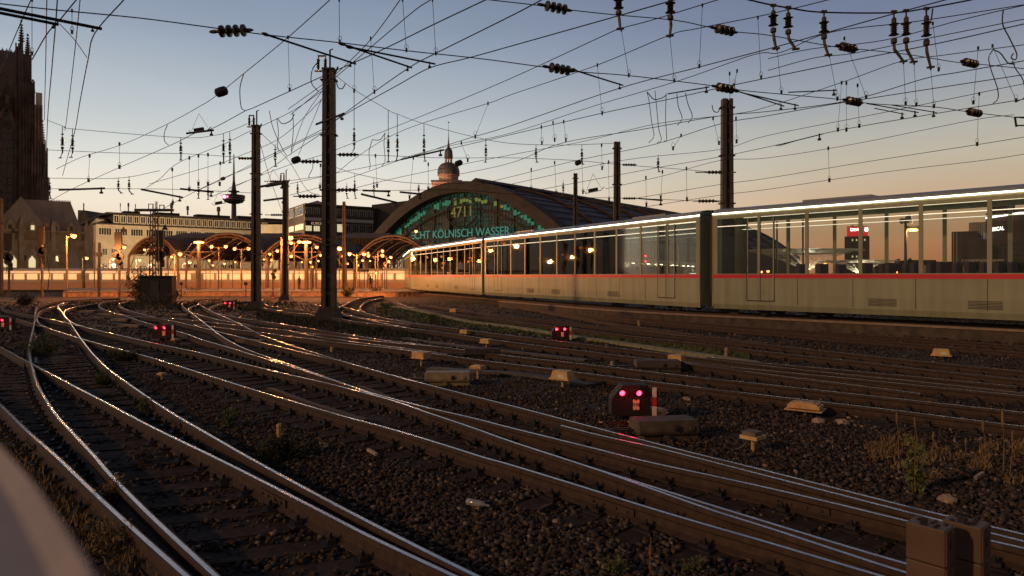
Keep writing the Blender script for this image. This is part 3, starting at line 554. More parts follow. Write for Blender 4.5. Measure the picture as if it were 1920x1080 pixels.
# ------------------------------------------------------------------ catenary masts
def mast(px, Y, top_py, w, label, head=True, bott=-.2, foot=True, group='steel catenary masts'):
    b = Vector(((px-960)/F*Y, Y, bott)); t = thing('catenary_mast', label, 'mast', b, 0, group); H = PY(px, top_py, Y).z-bott; k = w/2
    for sg in (-1, 1):
        m = M(); x0, x1 = k*sg, k*.80*sg; f = k*.62
        m.prism([b+Vector((x0, -k*.5, 0)), b+Vector((x0-f*sg, -k*.5, 0)), b+Vector((x0-f*sg, k*.5, 0)), b+Vector((x0, k*.5, 0))], (0, 0, 0.001)); m = M()
        lo = [(x0, -k*.6), (x0-f*sg, -k*.6), (x0-f*sg, -k*.5), (x0-.1*f*sg, -k*.5), (x0-.1*f*sg, k*.5), (x0-f*sg, k*.5), (x0-f*sg, k*.6), (x0, k*.6)]
        hi = [(x-(x0-x1), y) for x, y in lo]
        m.add([b+Vector((x, y, 0)) for x, y in lo]+[b+Vector((x, y, H)) for x, y in hi], [tuple(range(8))[::-1], tuple(range(8, 16))]+[(i, (i+1) % 8, 8+(i+1) % 8, 8+i) for i in range(8)])
        m.build('channel', m_mast, t)
    n = max(6, int(H/.95)); m = M(); m2 = M()
    for i in range(n):
        z = (i+.5)*H/n; kk = k*(1-.2*z/H); m = M()
        m.ob(b+Vector((0, -k*.45, z)), (1, 0, 0), kk*.42, .006, .09); m.build('batten', m_mastd, t)
    m = M(); m.ob(b+Vector((0, 0, H/2)), (1, 0, 0), k*.14, k*.36, H/2); m.build('web', m_mastd, t)
    if foot:
        m = M(); f = k*1.9; m.add([b+Vector((x*f, y*f, 0)) for x, y in ((-1,-1),(1,-1),(1,1),(-1,1))]+[b+Vector((x*k*1.15, y*k*.9, .9*w)) for x, y in ((-1,-1),(1,-1),(1,1),(-1,1))], [(0,3,2,1),(4,5,6,7),(0,1,5,4),(1,2,6,5),(2,3,7,6),(3,0,4,7)]); m.build('foundation', m_mastd, t)
    if head:
        m = M(); kk = k*.8; m.ob(b+Vector((0,0,H+.04)), (1,0,0), kk*1.1, k*.7, .05); m.tube([b+Vector((.05,0,H)), b+Vector((.05,0,H+1.1))], .05, 6); m.tube([b+Vector((.05,0,H+1.1)), b+Vector((.22,0,H+1.16))], .03, 6); m.tube([b+Vector((kk, 0, H-.2)), b+Vector((kk*1.6, 0, H+.2))], .05, 6); m.build('mast_cap', m_iron, t)
        for x in (-.65, -.22):
            m = M(); pr = [(.05, 0), (.05, .08)]
            for j in range(6): pr += [(.10, .10+j*.09), (.055, .14+j*.09)]
            m.lathe(b+Vector((x*k*2.4, 0, H+.02)), pr+[(.05, .72)], 8); m.build('insulator', m_insu, t)
        m = M(); m.ob(b+Vector((-.43*k*2.4, 0, H+.78)), (1,0,0), .36*k*1.6, .05, .035); m.ob(b+Vector((-.6*k*2.4, 0, H-.04)), (1,0,0), .6*k, .05, .035); m.build('bracket', m_iron, t)
    for z in np.arange(H*.3, H, H*.22):
        m = M(); kk = k*(1-.2*z/H)+.06; m.ob(b+Vector((0, 0, z)), (1,0,0), kk+.06, k*.62, .035); m.build('clamp_band', m_mastd, t)
    return t
mast(617, 37, 132, .76, 'thickest and nearest catenary mast, left of the picture centre, with two insulators on top')
mast(480, 48.8, 237, .62, 'second thick catenary mast, left of the nearest one')
mast(535.5, 67, 340, .60, 'catenary mast with a bracketed head between the two thick masts, shorter')
mast(645, 85, 378, .42, 'thin short mast just right of the thickest mast', head=False)
mast(1363, 40, 186, .74, 'tall bare-topped mast behind the train, right of the picture centre', head=False)
mast(1157, 54, 266, .60, 'middle bare-topped mast behind the train', head=False)
mast(1079, 71, 325, .50, 'smallest bare-topped mast behind the train, left of the other two', head=False)
mast(1, 80, 372, .50, 'mast cut by the left edge of the picture', head=False)
# far brackets on the thick masts: arms with insulators towards the neighbouring tracks
def hrod(px0, px1, py, Y, label, ball=False):
    a, b = PY(px0, py, Y), PY(px1, py, Y); t = thing('bracket_insulator', label, 'insulator', (a+b)/2, 0, 'horizontal mast insulators'); m = M(); m.tube([a, b], .035, 6); m.build('rod', m_iron, t)
    d = (b-a).normalized(); c = (a+b)/2; m = M(); pr = [(.05, -.5)]
    for j in range(5): pr += [(.12, -.40+j*.2), (.05, -.34+j*.2)]
    m.lathe(c, pr+[(.05, .6)], 8, axis=d); m.build('insulator', m_insu, t)
for a, b, y, Y in [(632, 672, 290, 37), (632, 668, 356, 37), (560, 604, 303, 37), (550, 604, 368, 37), (1380, 1304, 323, 40), (1300, 1350, 377, 40), (1167, 1192, 309, 54), (1167, 1194, 372, 54), (495, 538, 340, 60), (497, 540, 403, 60), (448, 472, 297, 48.8)]:
    hrod(a, b, y, Y, 'horizontal insulator on a rod %s the %s mast, %s' % ('left of' if (a+b)/2 < {37: 617, 40: 1363, 54: 1157, 60: 535, 48.8: 480}[Y] else 'right of', {37: 'thickest', 40: 'tall bare-topped', 54: 'middle bare-topped', 60: 'bracketed', 48.8: 'second thick'}[Y], 'upper' if y < 345 else 'lower'))
# ------------------------------------------------------------------ overhead wires
WIRES = []
def where(x, y):
    if y <= 4: e = 'top edge'
    elif x >= 1910: e = 'right edge'
    elif x <= 8: e = 'left edge'
    else: e = 'mid-air'
    lm = [(40, 'the cathedral'), (150, 'the steep roof'), (250, 'the building'), (335, 'the lattice mast'), (440, 'the TV tower'), (480, 'the second mast'), (540, 'the bracketed mast'), (617, 'the thickest mast'), (730, 'the office block'), (842, 'the turret'), (960, 'the hall crown'), (1079, 'the smallest mast'), (1157, 'the middle mast'), (1260, 'the roof flank'), (1363, 'the tall mast'), (1500, 'the mushroom canopies'), (1607, 'the red tower'), (1700, 'the floodlight pole'), (1785, 'the right buildings'), (1900, 'the lit building')]
    n = min(lm, key=lambda q: abs(q[0]-x))[1]
    hgt = 'high' if y < 90 else 'midway' if y < 220 else 'low'
    return ('%s above %s' % (e, n)) if e != 'mid-air' else ('%s over %s' % (hgt, n))
USED = set()
def ulab(l, pts):
    k = 1
    while l in USED and k < len(pts)-1: l = l.split(' via ')[0]+' via '+where(*pts[k][:2]).split('the ')[-1]; k += 1
    
    USED.add(l); return l
def wire(kind, pts, z=5.5, r=.008, zs=None, name='overhead_wire'):
    q = catmull([(p[0], p[1]) for p in pts], 6)
    if zs: Z = np.interp([a[0] for a in q], [pts[0][0], pts[-1][0]], zs) if pts[0][0] < pts[-1][0] else np.interp([a[0] for a in q], [pts[-1][0], pts[0][0]], zs[::-1])
    else: Z = [z]*len(q)
    w = [P(a[0], a[1], zz) for a, zz in zip(q, Z)]
    lab = ulab('%s from %s to %s' % (kind, where(*pts[0][:2]), where(*pts[-1][:2])), pts)
    c = w[len(w)//2]; t = thing(name, lab, 'overhead wire', c, 0, 'overhead wires of the station throat')
    m = M(); rr = [max(r, .00038*p.y) for p in w]; m.tube(w, rr, 5); m.build('wire', m_wire, t)
    WIRES.append((t, q)); return t, w
def nearest(px, py):
    best = None
    for t, q in WIRES:
        for a in q:
            d = (a[0]-px)**2+(a[1]-py)**2
            if best is None or d < best[0]: best = (d, t)
    return best[1]
def vins(px0, py0, px1, py1, Y, parent=None, tail=True):
    a, b = PY(px0, py0, Y), PY(px1, py1, Y); par = parent or nearest(px0, py0)
    L = (b-a).length; m = M(); top = a.lerp(b, .0); d = Vector((0, 0, -1)); i0 = a+d*L*.12; i1 = a+d*L*(.62 if tail else .9); k = i0.z-i1.z; s = .8+.2*Y/11
    m.tube([a, i0], .014*s, 6); m.ob(a, (1, 0, 0), .045*s, .02*s, .022*s); m.lathe(i0, [(.025*s, 0), (.04*s, -.02*s), (.04*s, -k*.2), (.03*s, -k*.25)], 8, 0)
    m.build('suspension_fitting', m_fit, par); m = M()
    m.lathe(i1, [(.03*s, k*.2), (.05*s, k*.15), (.05*s, 0), (.02*s, -.02)], 8, 0)
    if tail:
        c = [i1, i1.lerp(b, .4)+Vector((0, 0, 0)), b]; m.tube([i1, i1+Vector((.01, 0, -(i1.z-b.z)*.35)), b], [.022*s, .026*s, .02*s], 6)
        m.ob(b, (1, 0, .1), .06*s, .02*s, .015*s)
    o = m.build('suspension_fitting', m_fit, par)
    m = M(); pr = [(.028*s, -k*.24)]; n = 7
    for j in range(n): pr += [((.085 if j in (0, n-1) else .055)*s, -k*(.26+.07*j)), (.03*s, -k*(.30+.07*j))]
    m.lathe(i0, pr, 10); m.build('insulator', m_insu, par)
def hins(px, py, z, par, dirv, s=1.0, n=4):
    c = P(px, py, z); d = Vector(dirv).normalized(); m = M(); pr = [(.02*s, -.20*s)]
    for j in range(n): a = -.16+j*.10; pr += [(.025*s, a*s), (.078*s, (a+.02)*s), (.078*s, (a+.045)*s), (.03*s, (a+.06)*s)]
    m.lathe(c, pr+[(.02*s, .28*s)], 14, axis=d); m.build('insulator', m_insu, par, smooth=False)
    for sg in (-1, 1):
        m = M(); m.lathe(c+d*.24*s*sg, [(.012*s, -.06*s), (.026*s, -.02*s), (.026*s, .02*s), (.01*s, .07*s)], 8, axis=d); m.build('end_clamp', m_fit, par)
# span wires with disc insulators
t1, w1 = wire('insulated wire', [(-30, 4), (0, 7), (97, 18), (262, 34), (398, 52), (505, 66), (636, 80), (760, 95), (900, 110), (1020, 126), (1090, 135), (1180, 142), (1330, 160), (1395, 170), (1570, 186), (1640, 195), (1745, 200), (1810, 209), (1850, 214), (1903, 220), (1960, 226)], z=5.42)
for px, py in [(433, 58), (1047, 129), (1358, 165), (1599, 190), (1826, 211)]: hins(px, py, 5.42, t1, (1, -.12 if px < 500 else .55, 0), .98 if px > 500 else 1.0)
t2, w2 = wire('upper insulated wire', [(860, -8), (920, 0), (1008, 10), (1071, 19), (1155, 28), (1265, 38), (1330, 51), (1382, 60), (1440, 66), (1560, 87), (1608, 92), (1700, 102), (1795, 117), (1842, 121), (1960, 133)], z=6.3)
for px, py in [(1040, 14), (1357, 56), (1588, 89), (1818, 118)]: hins(px, py, 6.3, t2, (1, .5, 0), 1.0)
t3, w3 = wire('thick wire', [(1380, -6), (1440, 8), (1480, 15), (1540, 23), (1672, 24), (1735, 16), (1815, 1), (1860, -9)], z=6.75, r=.014)
for x0, y0, x1, y1 in [(1450, 10, 1455, 91), (1478, 14, 1492, 92), (1545, 22, 1553, 103), (1676, 22, 1694, 115), (1699, 20, 1713, 116), (1737, 16, 1745, 126)]: vins(x0, y0, x1, y1, F*(6.75-CH)/(HZ-y0), t3)
t4, w4 = wire('bearer wire', [(1100, -30), (1160, -18), (1257, -12), (1340, -20)], z=6.9, r=.012)
vins(1160, -18, 1163, 54, 11, t4); vins(1257, -14, 1256, 67, 11, t4)
# longitudinal wires (contact wires at 5.5 m, bearers at 6.4 m)
C1 = 'contact wire'; C2 = 'bearer wire'
L = [
 (C1, 5.5, [(240, -12), (232, 0), (178, 62), (165, 112), (150, 190), (141, 243), (128, 290), (117, 330)]),
 (C1, 5.5, [(150, -8), (143, 0), (110, 40), (88, 64), (60, 112)]),
 (C1, 5.5, [(108, -10), (105, 35), (97, 130), (90, 210), (86, 300), (80, 350)]),
 (C2, 6.4, [(152, -20), (143, 70), (131, 175), (122, 245)]),
 (C2, 6.4, [(88, -20), (86, 100), (83, 225)]),
 (C2, 6.4, [(58, 0), (40, 40), (0, 135), (-20, 185)]),
 (C2, 6.4, [(105, 317), (155, 294), (232, 270), (313, 233), (370, 202), (402, 182), (457, 138), (540, 70), (605, 12), (622, -4)]),
 (C1, 5.5, [(92, 378), (140, 352), (222, 315), (325, 270), (365, 250), (400, 240), (460, 208), (480, 200), (605, 143), (665, 117), (730, 87), (815, 45), (910, 0), (930, -10)]),
 (C1, 5.5, [(360, 362), (430, 330), (490, 299), (550, 270), (607, 241), (640, 217), (702, 172), (770, 125), (817, 100), (960, 29), (1015, 0), (1040, -14)]),
 (C1, 5.5, [(400, 368), (490, 326), (549, 286), (603, 250), (635, 222), (745, 160), (807, 127), (877, 109), (960, 86), (1155, 31), (1250, 4), (1290, -8)]),
 (C2, 6.4, [(540, 205), (600, 162), (632, 137), (697, 72), (750, 0), (762, -16)]),
 (C2, 6.4, [(545, 215), (605, 165), (635, 140), (697, 87), (777, 20), (807, 0), (820, -10)]),
 (C2, 6.4, [(430, 352), (540, 310), (605, 290), (665, 267), (780, 222), (960, 146), (1127, 69), (1162, 54), (1225, 37), (1345, 0), (1380, -10)]),
 (C2, 6.4, [(500, 345), (605, 330), (628, 326), (665, 297), (727, 258), (795, 230), (915, 194), (960, 177), (1120, 122), (1255, 66), (1305, 54), (1440, 27), (1552, 0), (1580, -8)]),
 (C1, 5.5, [(543, 345), (605, 331), (628, 325), (727, 305), (800, 285), (845, 270), (890, 256), (960, 235), (1160, 166), (1310, 126), (1440, 92), (1537, 65), (1672, 27), (1772, 0), (1800, -8)]),
 (C1, 5.5, [(543, 366), (605, 350), (628, 343), (698, 319), (755, 299), (830, 282), (960, 252), (1130, 212), (1260, 185), (1335, 168), (1440, 146), (1600, 113), (1765, 80), (1920, 45), (1970, 33)]),
 (C2, 6.4, [(755, 296), (850, 272), (960, 249), (1110, 200), (1277, 150), (1415, 102), (1465, 98), (1560, 60), (1720, 40), (1920, 9)]),
 (C2, 6.4, [(628, 362), (760, 330), (960, 290), (1095, 265), (1232, 232), (1375, 214), (1440, 200), (1580, 154), (1690, 115), (1765, 104), (1920, 84), (1960, 78)]),
 ('curving wire', 5.5, [(840, 331), (960, 305), (1055, 268), (1202, 243), (1352, 217), (1440, 209), (1595, 188), (1735, 147), (1795, 136), (1920, 114), (1970, 105)]),
 (C1, 5.5, [(900, 340), (1010, 356), (1085, 300)][0:0] or [(880, 350), (960, 331), (1085, 300), (1230, 270), (1352, 232), (1440, 217), (1595, 190), (1920, 140), (1960, 134)]),
 (C2, 6.4, [(960, 345), (1165, 301), (1352, 280), (1440, 254), (1657, 211), (1920, 157), (1960, 150)]),
 ('low contact wire', 5.5, [(1010, 356), (1230, 315), (1350, 294), (1465, 270), (1570, 245), (1730, 217), (1920, 186), (1970, 178)]),
 (C2, 6.4, [(1135, 354), (1247, 329), (1350, 301), (1440, 296), (1602, 270), (1820, 226), (1902, 215)]),
 ('lowest-but-one wire', 5.5, [(1190, 372), (1350, 346), (1440, 334), (1615, 305), (1840, 270), (1920, 257), (1970, 249)]),
 (C1, 5.5, [(1170, 394), (1350, 366), (1440, 355), (1640, 325), (1840, 301), (1920, 289), (1970, 281)]),
 (C2, 6.4, [(1440, 110), (1520, 92), (1660, 75), (1800, 38), (1920, 10), (1950, 4)]),
 (C2, 6.4, [(1440, 132), (1530, 108), (1600, 100), (1740, 72), (1920, 36), (1960, 29)]),
 (C1, 5.5, [(305, 392), (360, 362), (425, 331), (472, 312), (560, 268), (603, 248)]),
 (C2, 6.4, [(275, 352), (300, 335), (335, 305), (420, 270), (460, 250), (545, 210), (605, 170)]),
 ('lower bearer wire', 6.4, [(280, 345), (410, 307), (450, 292), (520, 262), (570, 220), (603, 186)]),
 (C1, 5.5, [(1460, 274), (1500, 262), (1540, 252)]),
]
for k, z, pts in L: wire(k, pts, z)
X = [
 ('sagging cross wire', 9.2, [(88, 225), (120, 237), (140, 242), (340, 258), (400, 254), (425, 248), (455, 236), (478, 224)]),
 ('level cross wire', 7.0, [(88, 281), (228, 287), (340, 288), (478, 297)]), ('cross wire', 5.6, [(88, 354), (200, 354), (330, 355), (476, 362)]),
 ('sagging cross wire', 6.8, [(92, 334), (222, 334), (300, 320)]),
 ('sagging head-span wire', 12.6, [(630, 142), (664, 168), (727, 206), (745, 214), (795, 232), (890, 257), (960, 269), (1050, 272), (1120, 270), (1157, 268)]),
 ('level cross wire', 8.0, [(630, 290), (700, 291), (830, 296), (960, 296), (1080, 301), (1165, 309), (1260, 316), (1352, 324)]),
 ('cross wire', 6.3, [(630, 356), (740, 357), (860, 356), (960, 364), (1082, 370), (1194, 372), (1350, 379)]),
 ('sagging cross wire', 8.5, [(630, 314), (668, 326), (740, 340), (810, 345), (870, 344)]),
 ('slack stay wire', 7.4, [(490, 250), (540, 300), (575, 355), (600, 366)]),
 ('slack stay wire', 7.4, [(486, 262), (505, 330), (530, 400)]),
 ('faint stay wire', 7.0, [(603, 186), (585, 230), (560, 290)]),
 ('stay wire', 7.0, [(603, 172), (570, 222), (545, 290)]),
 ('faint stay wire', 7.0, [(112, 45), (140, 75), (163, 108)]),
]
for k, z, pts in X: wire(k, pts, z)
# hanging insulators on the far head spans
for x0, y0, x1, y1, Y in [(664, 168, 659, 290, 40), (728, 206, 728, 303, 40), (745, 214, 743, 302, 40), (795, 232, 797, 302, 40), (911, 262, 910, 304, 45), (1005, 271, 1007, 304, 45), (1091, 272, 1093, 308, 45), (1234, 290, 1236, 322, 45), (117, 237, 113, 296, 38), (136, 241, 133, 295, 38), (339, 258, 339, 300, 40), (419, 250, 419, 306, 40), (431, 247, 431, 305, 40), (516, 270, 517, 312, 40), (222, 333, 228, 362, 50), (242, 330, 248, 364, 50), (372, 345, 372, 372, 55), (390, 345, 390, 374, 55), (93, 334, 95, 372, 50), (650, 343, 652, 372, 60), (665, 326, 667, 372, 60), (701, 334, 702, 370, 60), (785, 344, 786, 364, 60), (1056, 338, 1056, 366, 60), (558, 340, 562, 368, 60)]:
    a = PY(x0, y0, Y); par = nearest(x0, y0); m = M()
    L1 = (y1-y0)*Y/F; il = min(L1*.75, 1.5)
    if L1 > il+.1:
        m.tube([a, a+Vector((0, 0, -(L1-il)))], .02, 5); m.build('hanger', m_wire, par)
    vins(x0, y1-il*F/Y, x1, y1, Y, par)
# droppers
DR = [(60, 0, 60, 100), (135, 20, 135, 60), (540, 70, 543, 168), (636, 0, 637, 78), (755, 0, 762, 94), (811, 0, 817, 100), (695, 72, 702, 172), (1165, 56, 1179, 141), (1256, 68, 1264, 151), (1317, 10, 1311, 124), (1421, 33, 1427, 145), (1120, 122, 1129, 212), (1015, 238, 1016, 268), (1037, 230, 1040, 262), (1057, 228, 1061, 262), (1368, 138, 1369, 200), (1382, 133, 1376, 160), (1457, 92, 1465, 173), (1555, 104, 1570, 185), (1583, 72, 1624, 182), (1578, 155, 1571, 243), (1587, 156, 1587, 243), (1608, 160, 1611, 236), (1694, 117, 1698, 194), (1714, 118, 1718, 196), (1745, 128, 1751, 199), (1749, 44, 1760, 130), (1834, 90, 1825, 192), (1861, 86, 1905, 188), (1836, 176, 1832, 270), (1553, 278, 1555, 338), (915, 194, 891, 256), (865, 268, 877, 300), (1337, 222, 1348, 268), (1380, 222, 1381, 265), (1277, 254, 1262, 278), (1091, 300, 1093, 360), (1128, 272, 1129, 315), (1141, 304, 1142, 374), (1211, 333, 1212, 384), (1242, 322, 1239, 370), (1287, 316, 1288, 374), (224, 270, 224, 313), (168, 292, 166, 338), (355, 296, 355, 355), (372, 292, 372, 345), (390, 290, 390, 345), (323, 318, 324, 380), (601, 310, 600, 350), (704, 292, 707, 348), (775, 296, 768, 370), (803, 308, 803, 354), (996, 318, 996, 354), (1040, 305, 1043, 362), (665, 117, 664, 170), (413, 306, 412, 345), (478, 328, 478, 345)]
for x0, y0, x1, y1 in DR:
    par = nearest(x1, y1); Y = F*3.3/max(20, HZ-y1)
    if Y > 60: Y = 60
    a, b = PY(x0, y0, Y), PY(x1, y1, Y); r = max(.004, .00026*Y); m = M(); m.tube([a, b], r, 5)
    s = Y/12; m.ob(a, (1,0,0), .012*s, .012*s, .03*s); m.ob(b, (1,0,0), .014*s, .014*s, .035*s)
    s = min(s, 1.5); lp = [b+Vector((.032*s*math.sin(q), 0, .05*s*(1-math.cos(q)))) for q in np.linspace(0, 5.2, 12)]; m.tube(lp, r*.8, 4); m.build('dropper', m_wire, par)
# slack jumper cables
for pts in [[(1213, 172), (1217, 190), (1222, 230), (1226, 255), (1216, 268)], [(1228, 170), (1231, 200), (1235, 240), (1240, 262), (1232, 268)], [(1249, 175), (1248, 220), (1250, 262), (1245, 264)], [(1269, 176), (1272, 200), (1279, 222), (1270, 235)], [(1285, 174), (1290, 195), (1298, 218), (1290, 231)], [(1213, 172), (1226, 186), (1240, 184), (1250, 178)], [(457, 138), (450, 165), (452, 200), (460, 208)], [(314, 234), (308, 250), (309, 265), (316, 272)], [(1881, 18), (1880, 45), (1893, 72), (1906, 100), (1904, 112), (1896, 108), (1900, 100)], [(1862, 93), (1854, 108), (1858, 130), (1870, 165), (1871, 185), (1862, 194)], [(1862, 93), (1876, 100), (1890, 118), (1903, 120)], [(1898, 114), (1905, 130), (1918, 150), (1922, 180), (1908, 190)], [(1736, 16), (1738, 35), (1745, 40), (1749, 16)], [(698, 262), (692, 285), (694, 310), (692, 318)], [(722, 248), (720, 270), (722, 300), (716, 312)], [(698, 262), (712, 262), (722, 250)], [(519, 222), (522, 250), (520, 272), (523, 283)], [(549, 210), (550, 240), (548, 268), (546, 284)], [(520, 222), (530, 232), (545, 226), (552, 214)], [(505, 208), (512, 240), (530, 280), (538, 292)], [(587, 295), (586, 315), (579, 330), (582, 334)], [(600, 112), (586, 130), (584, 155), (597, 172)], [(1335, 197), (1338, 208), (1346, 210), (1351, 200)], [(630, 150), (634, 164), (642, 166), (648, 156)]]:
    par = nearest(*pts[0]); Y = F*3.4/(HZ-pts[-1][1]); Y = min(Y, 40)
    w = [PY(a, b, Y) for a, b in catmull(pts, 6)]; m = M(); m.tube(w, max(.009, .0005*Y), 6); m.build('jumper_cable', m_wire, par)
# registration arms (tubes) near the span wires
ARMS = [((0, 16), (191, 54), 5.42, .026), ((0, 24), (110, 46), 5.36, .024), ((497, 64), (667, 120), 5.42, .018), ((640, 82), (772, 127), 5.4, .017), ((655, 88), (816, 120), 5.42, .017), ((1075, 131), (1168, 160), 5.42, .016), ((1252, 176), (1330, 163), 5.42, .014), ((1380, 170), (1470, 199), 5.42, .015), ((1400, 176), (1497, 198), 5.42, .015), ((1478, 173), (1570, 169), 5.42, .013), ((1625, 194), (1722, 211), 5.42, .013), ((1640, 203), (1695, 214), 5.42, .012), ((1672, 197), (1756, 211), 5.42, .012), ((1455, 273), (1543, 251), 5.5, .016), ((752, 299), (832, 281), 5.5, .03), ((593, 233), (645, 213), 5.5, .03), ((111, 356), (196, 353), 5.6, .05), ((265, 355), (342, 370), 5.6, .05), ((338, 354), (400, 360), 5.6, .05), ((350, 250), (400, 244), 5.5, .03), ((487, 350), (532, 343), 5.6, .06), ((678, 364), (745, 380), 5.6, .06), ((750, 360), (790, 364), 5.6, .05), ((1197, 372), (1242, 376), 5.6, .04), ((495, 376), (534, 371), 5.6, .06), ((680, 357), (732, 359), 5.6, .05)]
ARMX = {12: ', outer', 13: ', single', 2: ', single', 0: ', upper', 1: ', lower', 3: ', first', 4: ', second', 7: ', inner', 8: ', outer', 10: ', long', 11: ', short', 16: ', left', 17: ', left', 18: ', right', 21: ', sloping', 22: ', right', 25: ', level', 20: ', lower', 24: ', sloping'}
for i, (a, b, z, r) in enumerate(ARMS):
    A, B = P(a[0], a[1], z), P(b[0], b[1], z)
    if a[0] == 0: A = A+(A-B)*.4
    t = thing('registration_arm', ulab('tubular arm from %s to %s%s' % (where(*a), where(*b), ARMX.get(i, '')), []), 'registration arm', (A+B)/2, 0, 'registration arms'); m = M(); m.tube([A, B], max(r*.8, .0004*A.y), 7); m.build('tube', m_iron, t)
    m = M(); s = A.y/12; q = A.lerp(B, .93); m.tube([q+Vector((0, 0, .02*s)), q+Vector((0, 0, -.07*s))], .012*s, 6); m.lathe(q+Vector((0,0,-.09*s)), [(.03*s, 0), (.03*s, .03*s)], 8); m.build('wire_clamp', m_iron, t)
    if b[0] < 1480 and A.y < 12:
        m = M(); m.lathe(A, [(.02*s, -.06*s), (.035*s, 0), (.02*s, .08*s)], 7, axis=(B-A)); m.build('hinge', m_fit, t)
# balance weights and section insulator
for px, py, w, z, l in [(415, 172, 22, 6.4, 'dark oval weight on the wire left of the thickest mast'), (418, 335, 8, 6.4, 'small round dark weight on the wire above the TV tower'), (555, 300, 16, 7.0, 'dark oval weight left of the thickest mast beside a horizontal insulator'), (1084, 305, 12, 6.8, 'dark oval weight between the smallest and middle bare masts'), (860, 306, 14, 7.5, 'dark oval weight right of the domed turret')]:
    c = P(px, py, z); r = w/2*c.y/F; m = M(); m.lathe(c, [(r*.3, -r*1.1), (r*.75, -r*.8), (r*.82, 0), (r*.75, r*.8), (r*.3, r*1.1)], 14, axis=(1, .3, .45)); tag(m.build('wire_weight', m_iron, smooth=False, base=c), l, 'wire weight', 'oval wire weights')
def sect(px, py, s, label, Y):
    c = PY(px, py, Y); t = thing('section_insulator', label, 'section insulator', c); u = Vector((1, .2, .22)); m = M(); m.ob(c, u, .28*s, .09*s, .09*s); m.build('core', m_iron, t)
    m = M(); m.tube([c+u*.5*s*k+Vector((0,0,(-.12 if abs(k) < 1 else .05)*s)) for k in (-1.1, -.8, 0, .9, 1.35)], .022*s, 6); m.tube([c+u*.45*s*k+Vector((0, .2*s, -.1*s)) for k in (-1, 0, 1)], .02*s, 6); m.build('runner', m_iron, t)
    for k in (-.4, .5): m = M(); m.tube([c+u*k*s, c+Vector((0,0,.95*s))], .010*s, 5); m.build('suspension_wire', m_wire, t)
sect(373, 243, .42, 'section insulator with runners hanging above the TV tower, nearest one', 17); sect(1112, 356, .8, 'section insulator with upturned horns right of the smallest bare mast', 32); sect(410, 380, .7, 'small section insulator in front of the TV tower pod', 40); sect(512, 345, .8, 'section insulator between the second thick and the bracketed mast', 35)
p0 = PY(1903, 220, 14.2); t = thing('registration_arm', 'angled bracket at the right edge where the insulator wire ends', 'registration arm', p0); m = M(); m.tube([p0, p0+Vector((.03, 0, -.20))], .02, 6); m.tube([p0+Vector((.03,0,-.17)), p0+Vector((.6, -.1, -.19))], .015, 6); m.tube([p0, p0+Vector((.6, -.1, -.02))], .015, 6); m.build('tube', m_iron, t)
# ------------------------------------------------------------------ the train standing on the curve
m_body = mat('cream_train_paint', (.30, .30, .185), .42, var=.14, scale=1.1, stretch=(3, 3, .25))
m_roof = mat('train_roof_paint', (.22, .23, .25), .35, var=.08)
m_stripe = mat('red_stripe_paint', (.75, .015, .04), .35, var=.03)
m_under = mat('underframe_black', (.05, .04, .035), .7, var=.3)
m_seat = mat('seat_fabric', (.10, .08, .12), .9, var=.2)
m_int = mat('interior_panel', (.45, .42, .36), .6, var=.05)
m_strip = mat('added_edge_glow', (1, .95, .8), .5, var=0, emit=(1, .93, .66), es=6)  # added glow along the roof edge in place of a light streak, no lamp
m_strip2 = mat('added_transom_glow', (1, .95, .8), .5, var=0, emit=(1, .88, .62), es=1.3)  # second added glow line at the transom, for the lower streak
m_ceil = mat('cabin_light', (1, .9, .7), .5, var=0, emit=(1, .86, .60), es=1.6)
g_win = glassmat('train_window_glass', (.88, .90, .88))
